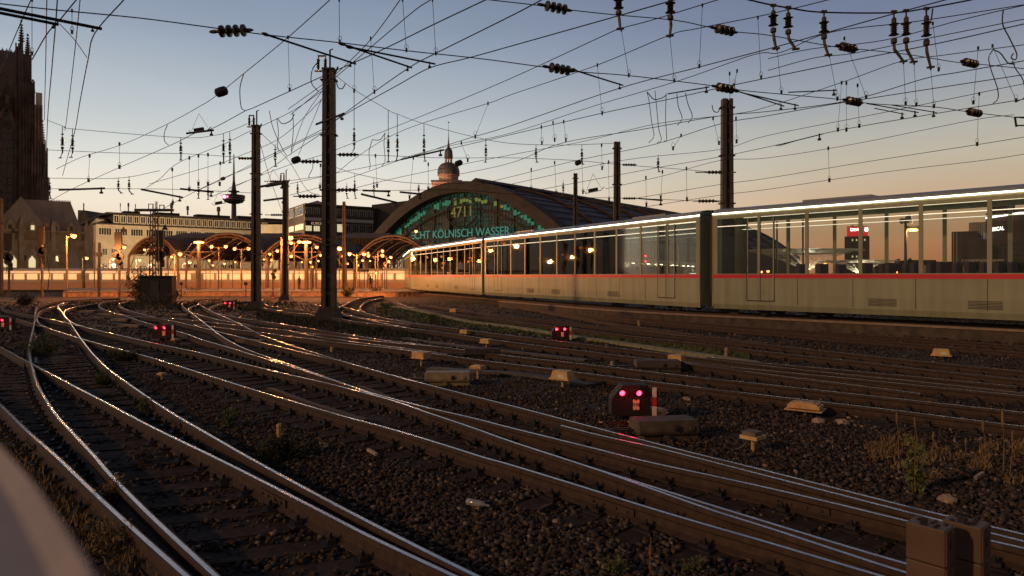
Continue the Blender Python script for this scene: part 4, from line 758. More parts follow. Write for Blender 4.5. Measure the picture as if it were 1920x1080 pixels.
def make_car(L=25.9, nose=False):
    root = thing('train_car', '', '', (0, 0, 0)); h = L/2; W_ = 1.44
    for k in ('label', 'category'):
        if k in root: del root[k]
    m = M()
    for sg in (-1, 1):
        lo = [(W_*.94, .28), (W_*.99, .52), (W_, 1.0), (W_, 1.80)]
        for (y0, z0), (y1, z1) in zip(lo[:-1], lo[1:]): m.add([(-h, y0*sg, z0), (h, y0*sg, z0), (h, y1*sg, z1), (-h, y1*sg, z1)], [(0,1,2,3)])
    for sg in (-1, 1):
        up = [(W_, 4.74), (W_, 4.90), (W_*.985, 5.04)]
        for (y0, z0), (y1, z1) in zip(up[:-1], up[1:]): m.add([(-h, y0*sg, z0), (h, y0*sg, z0), (h, y1*sg, z1), (-h, y1*sg, z1)], [(0,1,2,3)])
        for a, b in PILL: m.bb(a*h, b*h, (W_-.05)*sg if sg > 0 else -W_, W_ if sg > 0 else -(W_-.05), 2.02, 4.74)
        m.bb(-h, h, min(W_*sg, (W_-.05)*sg), max(W_*sg, (W_-.05)*sg), 1.80, 2.02)
    for e in (-h, h): m.bb(e-.03, e+.03, -W_, W_, .35, 1.9); m.bb(e-.03, e+.03, -W_, -.62, 1.9, 5.04); m.bb(e-.03, e+.03, .62, W_, 1.9, 5.04)
    m.build('body_shell', m_body, root)
    m = M(); rp = [(W_*.985, 5.04), (W_*.90, 5.22), (W_*.65, 5.31), (0, 5.35), (-W_*.65, 5.31), (-W_*.90, 5.22), (-W_*.985, 5.04)]
    for (y0, z0), (y1, z1) in zip(rp[:-1], rp[1:]): m.add([(-h, y0, z0), (h, y0, z0), (h, y1, z1), (-h, y1, z1)], [(0,1,2,3)])
    m.build('roof', m_roof, root, smooth=True)
    for x in (-h*.62, h*.55): m = M(); m.bb(x-1.5, x+1.5, -.8, .8, 5.28, 5.42); m.build('roof_unit', m_roof, root)
    for sg in (-1, 1):
        m = M(); m.bb(-h, h, min(W_*sg, (W_+.006)*sg), max(W_*sg, (W_+.006)*sg), 1.80, 1.98); m.build('red_stripe', m_stripe, root)
        m = M(); m.bb(-h, h, min(W_*.99*sg, (W_*.99+.035)*sg), max(W_*.99*sg, (W_*.99+.035)*sg), 4.99, 5.045); m.build('glow_strip', m_strip, root); m = M(); m.bb(-h, h, min(sg*(W_-.06), sg*(W_-.02)), max(sg*(W_-.06), sg*(W_-.02)), 4.36, 4.385); m.build('transom_glow', m_strip2, root)
        for a, b in WINS:
            m = M(); m.bb(a*h, b*h, min(sg*(W_-.035), sg*(W_-.025)), max(sg*(W_-.035), sg*(W_-.025)), 2.02, 4.74); m.build('window', g_win, root)
        for dx in DOORS:
            m = M(); y0, y1 = sorted((sg*W_, sg*(W_+.012)))
            m.bb(dx*h-.68, dx*h-.63, y0, y1, .75, 4.7); m.bb(dx*h+.63, dx*h+.68, y0, y1, .75, 4.7); m.bb(dx*h-.63, dx*h+.63, y0, y1, .75, 1.78); m.bb(dx*h-.015, dx*h+.015, y0, y1, 1.99, 4.7); m.build('door', m_body, root); m = M(); y2 = y1+.004; y3 = y0-.004
            for xx in (-.70, .70, 0): m.bb(dx*h+xx-.018, dx*h+xx+.018, y3, y2, .72, 4.7)
            m.bb(dx*h-.7, dx*h+.7, y3, y2, .70, .74); m.build('door_seal', m_under, root)
    m = M(); m.bb(-h+.05, h-.05, -W_+.06, W_-.06, 1.00, 1.10); m.bb(-h+.05, h-.05, -W_+.06, W_-.06, 4.96, 5.0)
    m.build('interior_lining', m_int, root)
    m = M()
    x = -h*.88
    while x < h*.88:
        if all(abs(x-d*h) > 1.2 for d in DOORS) and abs(abs(x)-h*.5) > .5:
            for y in (-.95, .95): m.bb(x-.06, x+.10, y-.42, y+.42, 1.40, 2.46); m.bb(x, x+.45, y-.42, y+.42, 1.35, 1.55)
        x += .95
    tag(m.build('seat_rows', m_seat, root), kind=None)
    for y in (-.55, .55): m = M(); m.bb(-h+.6, h-.6, y-.05, y+.05, 4.91, 4.95); m.build('ceiling_light', m_ceil, root)
    for x in (-h*.72, h*.72):
        m = M(); m.bb(x-1.6, x+1.6, -.9, .9, .35, .62)
        for wx in (-1.2, 1.2):
            for sg in (-1, 1): m.lathe((x+wx, sg*.72, .46), [(.46, 0), (.46, .06), (.43, .08), (.1, .10)], 20, axis=(0, sg, 0))
        m.build('bogie', m_under, root)
    for sg in (-1, 1):
        y0, y1 = sorted((sg*W_*.995, sg*(W_+.004)))
        for x in np.linspace(-h*.66, h*.66, 8): m = M(); m.bb(x-.012, x+.012, y0, y1, .60, 1.79); m.build('panel_joint', m_under, root)
        for x in (-h*.42, h*.1, h*.38):
            m = M()
            for q in range(6): m.bb(x-.55, x+.55, y0, y1+.004*(sg > 0), .66+q*.055, .685+q*.055)
            m.build('vent_grille', m_under, root)
    m = M(); m.bb(-h*.5, h*.5, -1.1, 1.1, .30, .95); m.bb(-h, h, -1.3, 1.3, .95, 1.10); m.build('underframe', m_under, root)
    m = M(); [m.bb(h+.03+i*.045, h+.055+i*.045, -1.22+.04*(i % 2), 1.22-.04*(i % 2), 1.0, 4.9) for i in range(6)]; m.build('gangway', mat('grey_bellows', (.10, .095, .085), .8, var=.2), root)
    return root
WINS = []; PILL = []; DOORS = (-.80, .80)
edges = np.linspace(-.985, .985, 12)
for a, b in zip(edges[:-1], edges[1:]): WINS.append((a+.006, b-.006))
PILL = [(-1, -.979)]+[(e-.006, e+.006) for e in edges[1:-1]]+[(.979, 1)]
face = catmull([(27.5, 14.5), (24, 19), (18.75, 25), (12.2, 32.4), (7.4, 37.9), (0.0, 53), (-5.5, 65), (-10.6, 77), (-13.9, 89), (-16.2, 101), (-18.0, 113)], 12)
face = [Vector((a, b, 0)) for a, b in face]; cen = []
for i, q in enumerate(face):
    tt = (face[min(i+1, len(face)-1)]-face[max(i-1, 0)]).normalized(); cen.append(q+Vector((tt.y, -tt.x, 0))*1.45)
TZ = .28
def along(s):
    acc = 0
    for a, b in zip(cen[:-1], cen[1:]):
        l = (b-a).length
        if acc+l >= s: return a.lerp(b, (s-acc)/l)
        acc += l
    return cen[-1]
tr = thing('passenger_train', 'long cream passenger train with red waist stripe and big windows curving across the right half', 'train', along(52)+Vector((0, 0, TZ)))
car = make_car(); pr = 26.4; s = 0.5
for i in range(4):
    c = car if i == 0 else copy_tree(car)
    a, b = along(s), along(s+pr-.2); d = b-a
    c.parent = tr; c.location = (a+b)/2+Vector((0, 0, TZ))-tr.location; c.rotation_euler = (0, 0, math.atan2(d.y, d.x)); s += pr
# the train's own track and the low wall in front of it
def lin_rail(offset, z, parent):
    m = M(); pts = []
    for i, q in enumerate(cen):
        tt = (cen[min(i+1, len(cen)-1)]-cen[max(i-1, 0)]).normalized(); pts.append(q+Vector((tt.y, -tt.x, 0))*offset+Vector((0, 0, z)))
    for a, b in zip(pts[:-1], pts[1:]): m.bar(a, b, .035, .08)
    m.build('rail', [m_rust], parent)
t = thing('railway_track', 'railway track the cream train stands on, hidden behind the low wall', 'railway track', along(40), 0, 'tracks of the station throat'); lin_rail(-.72, .19, t); lin_rail(.72, .19, t)
m = M()
for a, b in zip(cen[:-1], cen[1:]): m.bar(a+Vector((0,0,-.06)), b+Vector((0,0,-.06)), 1.35, .14)
tag(m.build('ballast_bed', m_bal, t), None)
wl = catmull([(22.6, 18.8), (18.1, 24.2), (11.4, 31.4), (6.6, 36.9), (2.4, 45), (-.9, 52)], 8); m = M(); m2 = M()
wl = [Vector((a, b, 0)) for a, b in wl]
for i, (a, b) in enumerate(zip(wl[:-1], wl[1:])):
    m.bar(a+Vector((0,0,0)), b+Vector((0,0,0)), .14, .22); m2.bar(a+Vector((0,0,.25)), b+Vector((0,0,.25)), .20, .035)
t = thing('low_wall', 'low dark concrete wall with a coping tinted as if orange-lit in front of the train', 'wall', wl[len(wl)//2]+Vector((0,0,-.2))); m.build('wall_face', mat('dark_wall_concrete', (.085, .062, .045), .9, var=.4, scale=3, bump=.3), t); m2.build('coping', mat('orange_lit_coping_tint', (.30, .20, .135), .8, var=.2), t)  # the coping's paler tint carries the orange light on the wall top
# ------------------------------------------------------------------ platform, left
PZ = .42
m_brick = mat('platform_brick', (.33, .19, .12), .85, var=.35, scale=2.5, bump=.3)
m_plat = mat('platform_paving', (.30, .24, .19), .8, var=.2, scale=2)
pl = thing('platform', 'brick-faced station platform with pale coping across the left half', 'platform', (-32, 88, -.2))
m = M(); ed = [PY(118, 0, 77), PY(290, 0, 79.5), PY(430, 0, 80), PY(560, 0, 79), PY(740, 0, 77), PY(905, 0, 82)]; ed = [Vector((a.x, a.y, 0)) for a in ed]
for a, b in zip(ed[:-1], ed[1:]):
    m.add([a+Vector((0,0,-.25)), b+Vector((0,0,-.25)), b+Vector((0,0,PZ-.12)), a+Vector((0,0,PZ-.12))], [(0,1,2,3)])
    d = (b-a); n = int(d.length/.6)
    for i in range(n):
        q = a.lerp(b, (i+.5)/n); m.bb(q.x-.04, q.x+.04, q.y-.05, q.y+.03, -.2, PZ-.14)
m.build('brick_face', m_brick, pl)
m = M()
for a, b in zip(ed[:-1], ed[1:]): m.bar(a+Vector((0,.15,PZ-.06)), b+Vector((0,.15,PZ-.06)), .22, .06)
m.build('coping', m_conc, pl)
m = M(); far = [Vector((p.x*1.28, 99.2, PZ-.004)) for p in ed]; nr = [p+Vector((0, .3, PZ-.004)) for p in ed]
m.add(nr+far, [(i, i+1, len(ed)+i+1, len(ed)+i) for i in range(len(ed)-1)]); m.build('paving', m_plat, pl)
m = M(); m.bb(-90, 60, 106, 150, -.19, PZ-.01); tag(m.build('platform', m_plat, base=(0, 106, -.2)), 'farther station platform behind the orange-lit train', 'platform')
# ------------------------------------------------------------------ the orange-lit train at the platform
m_b2 = mat('local_train_paint', (.62, .50, .36), .45, var=.06)
m_b2r = mat('local_train_skirt', (.62, .33, .18), .5, var=.1)
m_litw = mat('lit_carriage_window', (.9, .7, .4), .4, var=0, emit=(1, .50, .20), es=.95)
m_strip3 = mat('orange_light_strip', (1, .7, .4), .5, var=0, emit=(1, .6, .28), es=1.6)
lt = thing('local_train', 'orange-lit commuter train standing behind the platform, left half', 'train', (-40, 103.5, -.2))
n = 5; L2 = 16.6
for i in range(n):
    x0 = -81+i*(L2+.5); x1 = x0+L2; c = thing('train_car', '', '', (x0+L2/2, 103.5, -.2))
    c.parent = lt; c.location = Vector((x0+L2/2, 103.5, -.2))-lt.location
    m = M(); m.prism([(x0, y, z) for y, z in [(102.2, 1.2), (102.1, 2.3), (102.3, 3.05), (102.8, 3.3), (104.2, 3.3), (104.8, 3.0), (104.9, 1.2)]], (L2, 0, 0)); m.build('body_shell', m_b2, c)
    m = M(); m.bb(x0, x1, 102.25, 104.8, .1, 1.2); m.build('skirt', m_b2r, c)
    m = M(); m.bb(x0+.1, x1-.1, 102.07, 102.12, 2.72, 2.80); m.build('glow_strip', m_strip3, c)
    for j in range(8):
        a = x0+.7+j*1.95; m = M(); m.bb(a, a+1.5, 102.04, 102.14, 1.65, 2.5); m.build('window', m_litw, c)
# ------------------------------------------------------------------ vaulted platform canopies
m_rib = mat('canopy_steel', (.32, .20, .13), .6, var=.25)
m_glassr = mat('canopy_glazing', (.13, .085, .06), .8, var=.35, scale=.6, spec=.1)
def vault(xa, xb, Y0, zs, zp, label, depth=34, n=5):
    W_ = xb-xa; c = (xa+xb)/2; t = thing('platform_canopy', label, 'canopy', (c, Y0, PZ), 0, 'vaulted platform canopies')
    def arc(y, k=16, dz=0): return [Vector((c+W_/2*s, y, zs+(zp-zs)*(1-abs(s)**2.2)+dz)) for s in np.linspace(-1, 1, k+1)]
    for i in range(n):
        y = Y0+depth*i/(n-1); m = M(); a = arc(y); lo = arc(y, dz=-.45)
        m.tube(a, .14, 6); m.tube(lo, .07, 5)
        for j in range(len(a)-1): m.tube([a[j], lo[j+1] if j % 2 else lo[j]], .03, 4)
        for sg in (-1, 1):
            e = a[0] if sg < 0 else a[-1]; m.tube([e, e+Vector((.1*sg, 0, -(e.z-PZ)))], .17, 8)
            m.tube(catmull([e+Vector((0, 0, -(e.z-PZ)*.45)), e+Vector((-.55*sg, 0, -.9)), e+Vector((-W_*.16*sg, 0, (zp-zs)*.33))], 5), .07, 5)
        m.build('arch_rib', m_rib, t)
    m = M()
    for k in range(0, 17, 1):
        p0, p1 = arc(Y0)[k], arc(Y0+depth)[k]; m.tube([p0+Vector((0,0,.1)), p1+Vector((0,0,.1))], .06, 4)
    m.build('purlin', m_rib, t)
    m = M(); a = arc(Y0, dz=.22); b = arc(Y0+depth, dz=.22)
    for j in range(len(a)-1):
        for q in range(8):
            u0, u1 = q/8+.008, (q+1)/8-.008
            m.add([a[j].lerp(b[j], u0), a[j+1].lerp(b[j+1], u0), a[j+1].lerp(b[j+1], u1), a[j].lerp(b[j], u1)], [(0,1,2,3)])
    m.build('roof_glazing', m_glassr, t)
    return t
def vx(px, Y): return (px-960)/F*Y
vault(vx(238, 100), vx(330, 100), 100.5, 5.2, 7.9, 'small vaulted canopy at the left end of the row, beside the lattice mast', n=4)
vault(vx(318, 96), vx(478, 96), 101, 4.6, 8.4, 'widest vaulted canopy, under the TV tower')
vault(vx(482, 100), vx(645, 100), 101, 4.6, 8.2, 'vaulted canopy seen behind the bracketed mast and the thickest mast')
vault(vx(650, 96), vx(800, 96), 101, 4.6, 8.1, 'vaulted canopy beside the rear end of the cream train')
for px in (330, 480, 648, 745):
    pass
# flat glazed roof strips linking the vaults
for px0, px1, l in [(300, 395, 'flat glazed roof strip between the first two vaulted canopies'), (455, 535, 'flat glazed roof strip behind the second thick mast'), (628, 715, 'flat glazed roof strip right of the thickest mast')]:
    m = M(); a, b = PY(px0, 446, 128), PY(px1, 446, 128); m.prism([a, b, b+Vector((0, 0, -2.2)), a+Vector((0, 0, -2.2))], (0, 10, 1.5))
    for i in range(14): q = a.lerp(b, i/13.); m.bb(q.x-.08, q.x+.08, q.y-.14, q.y, q.z-2.2, q.z+.05)
    t = m.build('roof_strip', m_glassr, base=(a+b)/2); tag(t, l, 'glazed roof')
# ------------------------------------------------------------------ lamps
def lamppost(px, py, Y, label, s=1.0, e=500, double=False, pz=PZ, group='sodium platform lamps'):
    h = PY(px, py, Y); b = Vector((h.x, Y, pz)); t = thing('platform_lamp', label, 'lamp', b, 0, group)
    arm = .55*s if not double else .8*s
    m = M(); pb = b+Vector((0 if double else -arm, 0, 0)); m.tube([pb, Vector((pb.x, Y, h.z-.02))], [.09*s, .055*s], 7); m.build('pole', m_pole, t)
    m = M()
    for sg in ((-1, 1) if double else (1,)):
        m.tube([Vector((pb.x, Y, h.z-.25)), Vector((pb.x+arm*sg, Y, h.z+.08))], .035*s, 5); m.lathe((pb.x+arm*sg, Y, h.z+.10), [(.30*s, 0), (.22*s, .10*s), (.05*s, .16*s)], 10)
    m.build('lamp_arm', m_pole, t)
    for sg in ((-1, 1) if double else (1,)):
        m = M(); r = .17*s; c = (pb.x+arm*sg, Y, h.z-.03); m.lathe(c, [(r*.4, -r), (r*.85, -r*.6), (r, 0), (r*.8, r*.6)], 10); m.build('lamp_glass', m_lampm, t, smooth=True)
    if e: lamp(t, (pb.x, Y-(1.3 if Y < 120 else 5), h.z-(.45 if Y < 120 else -1)), e*(1.1 if Y < 76 else 1.0 if Y < 120 else 1), ORANGE if Y < 120 else (1, .66, .36), .25)
    return t
LP = [(139,442,74,1.4,2200,0,'street lamp in front of the steep-roofed hall, brightest on the far left'),(163,484,140,1.6,5000,0,'low lamp below the steep-roofed hall'),(233,463,74,1.0,1500,0,'lamp right of the dark signal below the stone building'),(212,486,200,1.7,14000,0,'small distant lamp between two black signals'),(262,487,205,1.9,16000,0,'small distant lamp left of the lattice mast'),(281,468,96,.9,250,1,'twin lamp just left of the lattice mast'),(338,476,74,1.1,1700,0,'lamp at the left foot of the widest canopy'),(410,462,92,1.2,600,1,'twin lamp under the right half of the widest canopy'),(453,466,94,1.2,500,1,'twin lamp left of the second thick mast'),(430,481,215,2.4,14000,0,'lamp hanging low under the widest canopy'),(356,492,210,1.9,0,0,'pair of small low lamps under the widest canopy, right one'),(348,494,212,1.7,16000,0,'pair of small low lamps under the widest canopy, left one'),(457,484,215,1.8,12000,0,'small lamp touching the second thick mast'),(544,445,71,1.6,2800,0,'brightest sodium lamp, beside the bracketed mast'),(546,455,80,1.1,0,0,'lamp just below the brightest one'),(561,453,84,1.1,300,0,'lamp between the brightest one and the braced column'),(594,463,82,1.1,350,0,'lamp immediately left of the thickest mast'),(546,480,92,1.2,250,0,'lamp low beside the bracketed mast'),(506,476,96,1.0,250,0,'lamp halfway between the second thick and the bracketed mast, upper'),(510,487,98,1.1,0,0,'lamp halfway between the second thick and the bracketed mast, lower'),(495,486,99,.8,0,0,'tiny lamp close right of the second thick mast'),(583,491,97,1.1,0,0,'lamp right of the braced column, upper of two'),(585,500,97,1.0,0,0,'lamp right of the braced column, lower of two'),(566,491,99,.7,0,0,'tiny lamp left of the braced column'),(637,466,73,1.2,2000,0,'lamp just right of the thickest mast'),(669,476,74,1.0,1600,1,'twin lamp left of the rightmost vaulted canopy'),(704,479,92,1.2,500,1,'twin lamp under the rightmost vaulted canopy'),(680,488,97,.9,0,0,'small lamp under the rightmost vaulted canopy, left'),(694,489,98,.7,0,0,'small lamp under the rightmost vaulted canopy, middle'),(652,494,97,.7,0,0,'small lamp right of the thin short mast'),(672,497,98,.7,0,0,'lowest small lamp under the rightmost canopy'),(733,482,90,1.0,300,0,'lamp at the very rear of the cream train, upper'),(729,490,92,1.0,0,0,'lamp at the very rear of the cream train, lower'),(780,433,150,1.8,0,0,'single lamp high on the dark facade of the station hall'),
(188,497,98,0.7,0,0,'added tiny lamp right of the short black post'),(300,489,98,0.8,0,0,'added tiny lamp behind the lattice mast'),(322,481,96,0.9,150,0,'added small lamp at the foot of the first arch'),(392,488,98,0.8,0,0,'added tiny lamp right of the tall braced column, upper'),(399,497,99,0.7,0,0,'added tiny lamp right of the tall braced column, lower'),(421,494,99,0.8,0,0,'added tiny lamp under the right half of the widest canopy'),(441,491,99,0.7,0,0,'added tiny lamp left of the second thick mast, low'),(520,470,90,1.1,250,0,'added lamp between the second thick and bracketed masts, highest'),(601,478,95,1.0,200,0,'added lamp close left of the thickest mast, lower'),(597,489,98,0.8,0,0,'added tiny lamp close left of the thickest mast, lowest'),(643,480,94,0.9,150,0,'added lamp touching the thin short mast'),(717,470,92,1.1,250,0,'added lamp under the rightmost arch, upper right'),(722,497,98,0.7,0,0,'added tiny lamp under the rightmost arch, low right'),(690,474,95,0.9,0,0,'added small lamp under the rightmost arch, upper middle'),  # extra lamps added for more orange glow over the station
 (870,477,150,1.7,400,0,'lamp seen through the train windows below the hall lettering, first'),(897,479,150,1.7,0,0,'lamp seen through the train windows, second pair left'),(924,481,150,1.7,400,0,'lamp seen through the train windows, second pair right'),(879,491,150,1.5,0,0,'lower lamp seen through the train windows, left'),(941,493,150,1.5,0,0,'lower lamp seen through the train windows, middle'),(981,486,150,1.7,300,0,'lamp seen through the train windows left of the flat canopy')]
for px, py, Y, s, e, d, l in LP: lamppost(px, py, Y, l, s, e, bool(d), pz=PZ if Y > 76 else -.2)
# braced white columns
for px, Y, l in [(373, 86, 'tall braced column with a glowing head in the middle of the widest canopy'), (574, 84, 'glowing braced column between the bracketed mast and the thickest mast')]:
    b = Vector((vx(px, Y), Y, PZ)); z = PY(0, 456, Y).z; t = thing('braced_column', l, 'column', b, 0, 'braced columns'); m = M(); m.tube([b, Vector((b.x, Y, z))], .22, 10); m.build('shaft', m_pole, t)
    m = M()
    for sg in (-1, 1): m.tube([(b.x, Y, z-2.2), (b.x+2.6*sg, Y, z-.9)], .08, 5); m.tube([(b.x+.9*sg, Y, z), (b.x+2.1*sg, Y, z-1.6)], .05, 5)
    m.tube([(b.x-2.7, Y, z-1.1), (b.x+2.7, Y, z-1.1)], .05, 5); m.build('brace', m_pole, t)
    m = M(); m.lathe((b.x, Y, z), [(.55, 0), (.62, .14), (.3, .25)], 12); m.build('lamp_head', m_lampm, t); lamp(t, (b.x, Y-.9, z-.3), 420, (1, .42, .14), .3)
lamppost(705, 511, 80, 'small cold white lamp low in front of the rightmost canopy', .7, 0)
# people on the platform
def person(px, Y, label, arm=.3):
    b = Vector((vx(px, Y), Y, PZ)); t = thing('person', label, 'person', b); import itertools
    V = [(0,0,.92),(0,0,1.15),(0,0,1.40),(0,-.01,1.50),(0,-.02,1.60),(0,-.02,1.70),(.10,0,.88),(.11,-.03,.50),(.11,0,.08),(.11,-.14,.03),(-.10,0,.88),(-.12,.04,.50),(-.12,.06,.08),(-.12,-.08,.03),(.19,0,1.38),(.24,.02,1.12),(.20,-.18,.98),(.19,-.24,.95),(-.19,0,1.38),(-.25,.03,1.12),(-.24,-.02,.86),(-.24,-.04,.78)]
    E = [(0,1),(1,2),(2,3),(3,4),(4,5),(0,6),(6,7),(7,8),(8,9),(0,10),(10,11),(11,12),(12,13),(2,14),(14,15),(15,16),(16,17),(2,18),(18,19),(19,20),(20,21)]
    R = [.14,.13,.14,.05,.09,.07,.10,.065,.045,.035,.10,.065,.045,.035,.06,.045,.032,.028,.06,.045,.032,.028]
    me = bpy.data.meshes.new('body'); me.from_pydata(V, E, []); o = bpy.data.objects.new('body', me); COL.objects.link(o)
    sk = o.modifiers.new('skin', 'SKIN'); o.modifiers.new('sub', 'SUBSURF').levels = 1
    for i, r in enumerate(R): me.skin_vertices[0].data[i].radius = (r, r*.8)
    me.skin_vertices[0].data[0].use_root = True
    dg = bpy.context.evaluated_depsgraph_get(); dg.update(); mm = bpy.data.meshes.new_from_object(o.evaluated_get(dg)); bpy.data.objects.remove(o)
    mm.materials.clear(); mm.materials.append(mat('dark_clothing', (.03, .022, .02), .9, var=.3)); o = bpy.data.objects.new('body', mm); COL.objects.link(o); o.parent = t
    m = M(); m.lathe(b+Vector((0, 0, 1.66)), [(.095, 0), (.10, .05), (.06, .10)], 10); m.build('hair', m_iron, t)
person(561, 88, 'person in dark clothing standing on the platform left of the glowing braced column')
person(695, 88, 'person in dark clothing waiting on the platform below the cold white lamp')
# ------------------------------------------------------------------ block signals, lattice mast, posts
def signal(px, Y, top, boty, label, w=.5):
    b = Vector((vx(px, Y), Y, -.2)); t = thing('block_signal', label, 'signal', b, 0, 'black main signals'); zt = PY(0, top, Y).z; s = Y/F
    m = M(); m.tube([b, Vector((b.x, Y, zt-1))], .13, 8); m.build('pole', m_mast, t)
    m = M(); m.ob((b.x, Y-.2, zt-16*s), (1,0,0), 6.5*s, .12, 16*s); m.build('signal_board', m_black, t)
    m = M(); m.prism([(b.x+2*s, Y-.1, zt+1*s), (b.x+14*s, Y-.1, zt+1*s), (b.x+8*s, Y-.1, zt+11*s)], (0, .08, 0)); m.build('triangle_board', m_black, t)
    m = M()
    for dx, dz in ((-4, -42), (3, -45), (0, -52)): m.lathe((b.x+dx*s, Y-.12, zt+dz*s), [(7*s, 0), (7*s, .15)], 16, axis=(0,-1,0))
    m.ob((b.x+2*s, Y, zt-62*s), (1,0,0), 4*s, .1, 7*s); m.build('distant_signal_disc', m_black, t)
    m = M(); m.tube([(b.x-7*s, Y+.2, zt), (b.x-7*s, Y+.2, zt-75*s)], .03, 4)
    for j in range(10): m.tube([(b.x-8.5*s, Y+.2, zt-j*7*s), (b.x-5.5*s, Y+.2, zt-j*7*s)], .02, 4)
    m.build('ladder', m_iron, t)
signal(79, 74, 425, 548, 'black main signal with triangle board in front of the steep-roofed hall'); signal(17, 82, 438, 548, 'black main signal at the far left next to the edge mast')
signal(224, 74, 436, 560, 'black main signal with triangle board left of the lattice mast'); signal(302, 66, 432, 520, 'black main signal with triangle board directly right of the lattice mast')
b = Vector((vx(289, 62), 62, -.2)); t = thing('lattice_mast', 'dark lattice mast with a crossarm rising out of the bush in front of the canopies', 'mast', b); zt = PY(0, 394, 62).z; m = M()
for x in (-.3, .3):
    for y in (-.3, .3): m.tube([b+Vector((x, y, 0)), Vector((b.x+x*.7, 62+y*.7, zt))], .05, 5)
z = 0
while z < zt: m.tube([b+Vector((-.28, -.3, z)), b+Vector((.28, -.3, z+.7))], .035, 4); m.tube([b+Vector((.28, .3, z)), b+Vector((-.28, .3, z+.7))], .035, 4); z += .7
m.build('lattice', m_iron, t); m = M(); m.ob((b.x, 62, zt), (1,0,0), 1.75, .12, .12); m.tube([(b.x-.5, 62, zt), (b.x-.5, 62, zt+.55), (b.x-.1, 62, zt+.55), (b.x-.1, 62, zt)], .06, 5); m.tube([(b.x+.5, 62, zt), (b.x+.5, 62, zt+.45), (b.x+.9, 62, zt+.45), (b.x+.9, 62, zt)], .06, 5)
for k in range(6): m.lathe((b.x+.2, 62, zt+.1+k*.12), [(.08, 0), (.15, .04), (.08, .08)], 8)
m.build('crossarm', m_iron, t)
for px, Y, top, l, w in [(186, 78, 455, 'short black post right of the low lamp under the stone building', .16), (177, 80, 455, 'thin pale post beside the short black post', .07), (1697, 44, 407, '', 0)][:2]:
    b = Vector((vx(px, Y), Y, -.2)); m = M(); m.tube([b, PY(px, top, Y)], w, 7); m.ob(PY(px, top+22, Y), (1,0,0), w*1.6, w, .25); tag(m.build('post', m_iron if w > .1 else m_pole, base=b), l, 'post')
for px, py, Y, l in [(512, 514, 76, 'small signal with two round discs right of the second thick mast'), (340, 532, 76, 'small round disc sign on a post at the platform edge below the widest canopy'), (663, 511, 79, 'flat platform sign board on a thin post under the rightmost canopy'), (461, 532, 76, 'knee-high dark signal post left of the second thick mast')]:
    c = PY(px, py, Y); b = Vector((c.x, Y, -.2)); t = thing('track_sign', l, 'sign', b); m = M(); m.tube([b, c], .05, 6); m.build('post', m_iron, t); m = M()
    if px == 663: m.ob(c+Vector((.9, 0, .2)), (1,0,0), .9, .05, .14)
    else: m.lathe(c, [(.22, 0), (.22, .06)], 14, axis=(0,-1,0)); 
    if px == 512: m.lathe(c+Vector((.22, 0, .4)), [(.22, 0), (.22, .06)], 14, axis=(0,-1,0)); m.lathe(c+Vector((.1, 0, -.35)), [(.25, 0), (.25, .06)], 14, axis=(0,-1,0))
    m.build('sign_face', m_black, t)
# dark cabin with a bush
b = P(292, 571, -.2); Y = b.y; t = thing('track_cabin', 'dark square cabin half hidden by a bush in front of the platform', 'cabin', b); m = M(); a0 = vx(262, Y); a1 = vx(322, Y); zt = PY(0, 519, Y).z; m.bb(a0, a1, Y, Y+.8, -.2, zt); m.build('wall', m_black, t); m = M(); m.bb(a0-.12, a1+.12, Y-.12, Y+.9, zt, zt+.10); m.build('roof', m_iron, t)
m = M(); m.bb(a0+.9, a0+1.6, Y-.04, Y, -.15, zt-.35); m.build('door', m_iron, t)
leafy('tree', 262, 568, 3.4, 1.5, 1700, .20, m_leafb, 'dark bushy tree wrapped round the left side of the dark cabin', 'tree', stems=26)
leafy('bush', 300, 575, 1.2, 2.2, 900, .16, m_leafb, 'dark scrub at the foot of the dark cabin', 'bush', stems=20)
leafy('bush', 330, 560, 1.1, 1.0, 500, .16, m_leafb, 'reddish dry scrub at the right corner of the dark cabin', 'bush', stems=12)
# ------------------------------------------------------------------ buildings: helpers
m_stone_l = mat('pale_facade_stone', (.58, .50, .36), .85, var=.15, scale=.4)
m_frame = mat('white_window_frame', (.62, .58, .48), .6, var=.05)
m_pane = mat('dark_window_glass', (.03, .03, .03), .15, var=.3, scale=.8, spec=.9)
m_panelit = mat('lit_window_glass', (.6, .5, .3), .3, var=0, emit=(.95, .80, .45), es=.75)
m_dkroof = mat('dark_flat_roof', (.05, .04, .035), .9, var=.2)
def facade_frame(a, b):
    a = Vector(a); b = Vector(b); u = (b-a); L = u.length; u.normalize(); nn = Vector((u.y, -u.x, 0)); return a, u, nn, L     # nn points towards the camera side
def win(par, a, u, nn, x, z, w, h, lit=False, mull=1, fr=.10):
    c = a+u*x+nn*.06; c.z = z; m = M(); m.ob(c, u, w/2, .04, h/2); o = m.build('window', m_panelit if lit else m_pane, par)
    m = M()
    for s in (-1, 1): m.ob(c+nn*.05+Vector((0,0,s*h/2)), u, w/2+fr/2, .05, fr/2); m.ob(c+nn*.05+u*s*w/2, u, fr/2, .05, h/2-fr/2)
    for k in range(mull): m.ob(c+nn*.05+u*(w*(k+1)/(mull+1)-w/2), u, fr*.35, .05, h/2-fr/2)
    m.build('frame', m_frame, o)
def seg(px, Y): return Vector((vx(px, Y), Y, 0))
def Z(py, Y): return CH+(HZ-py)*Y/F
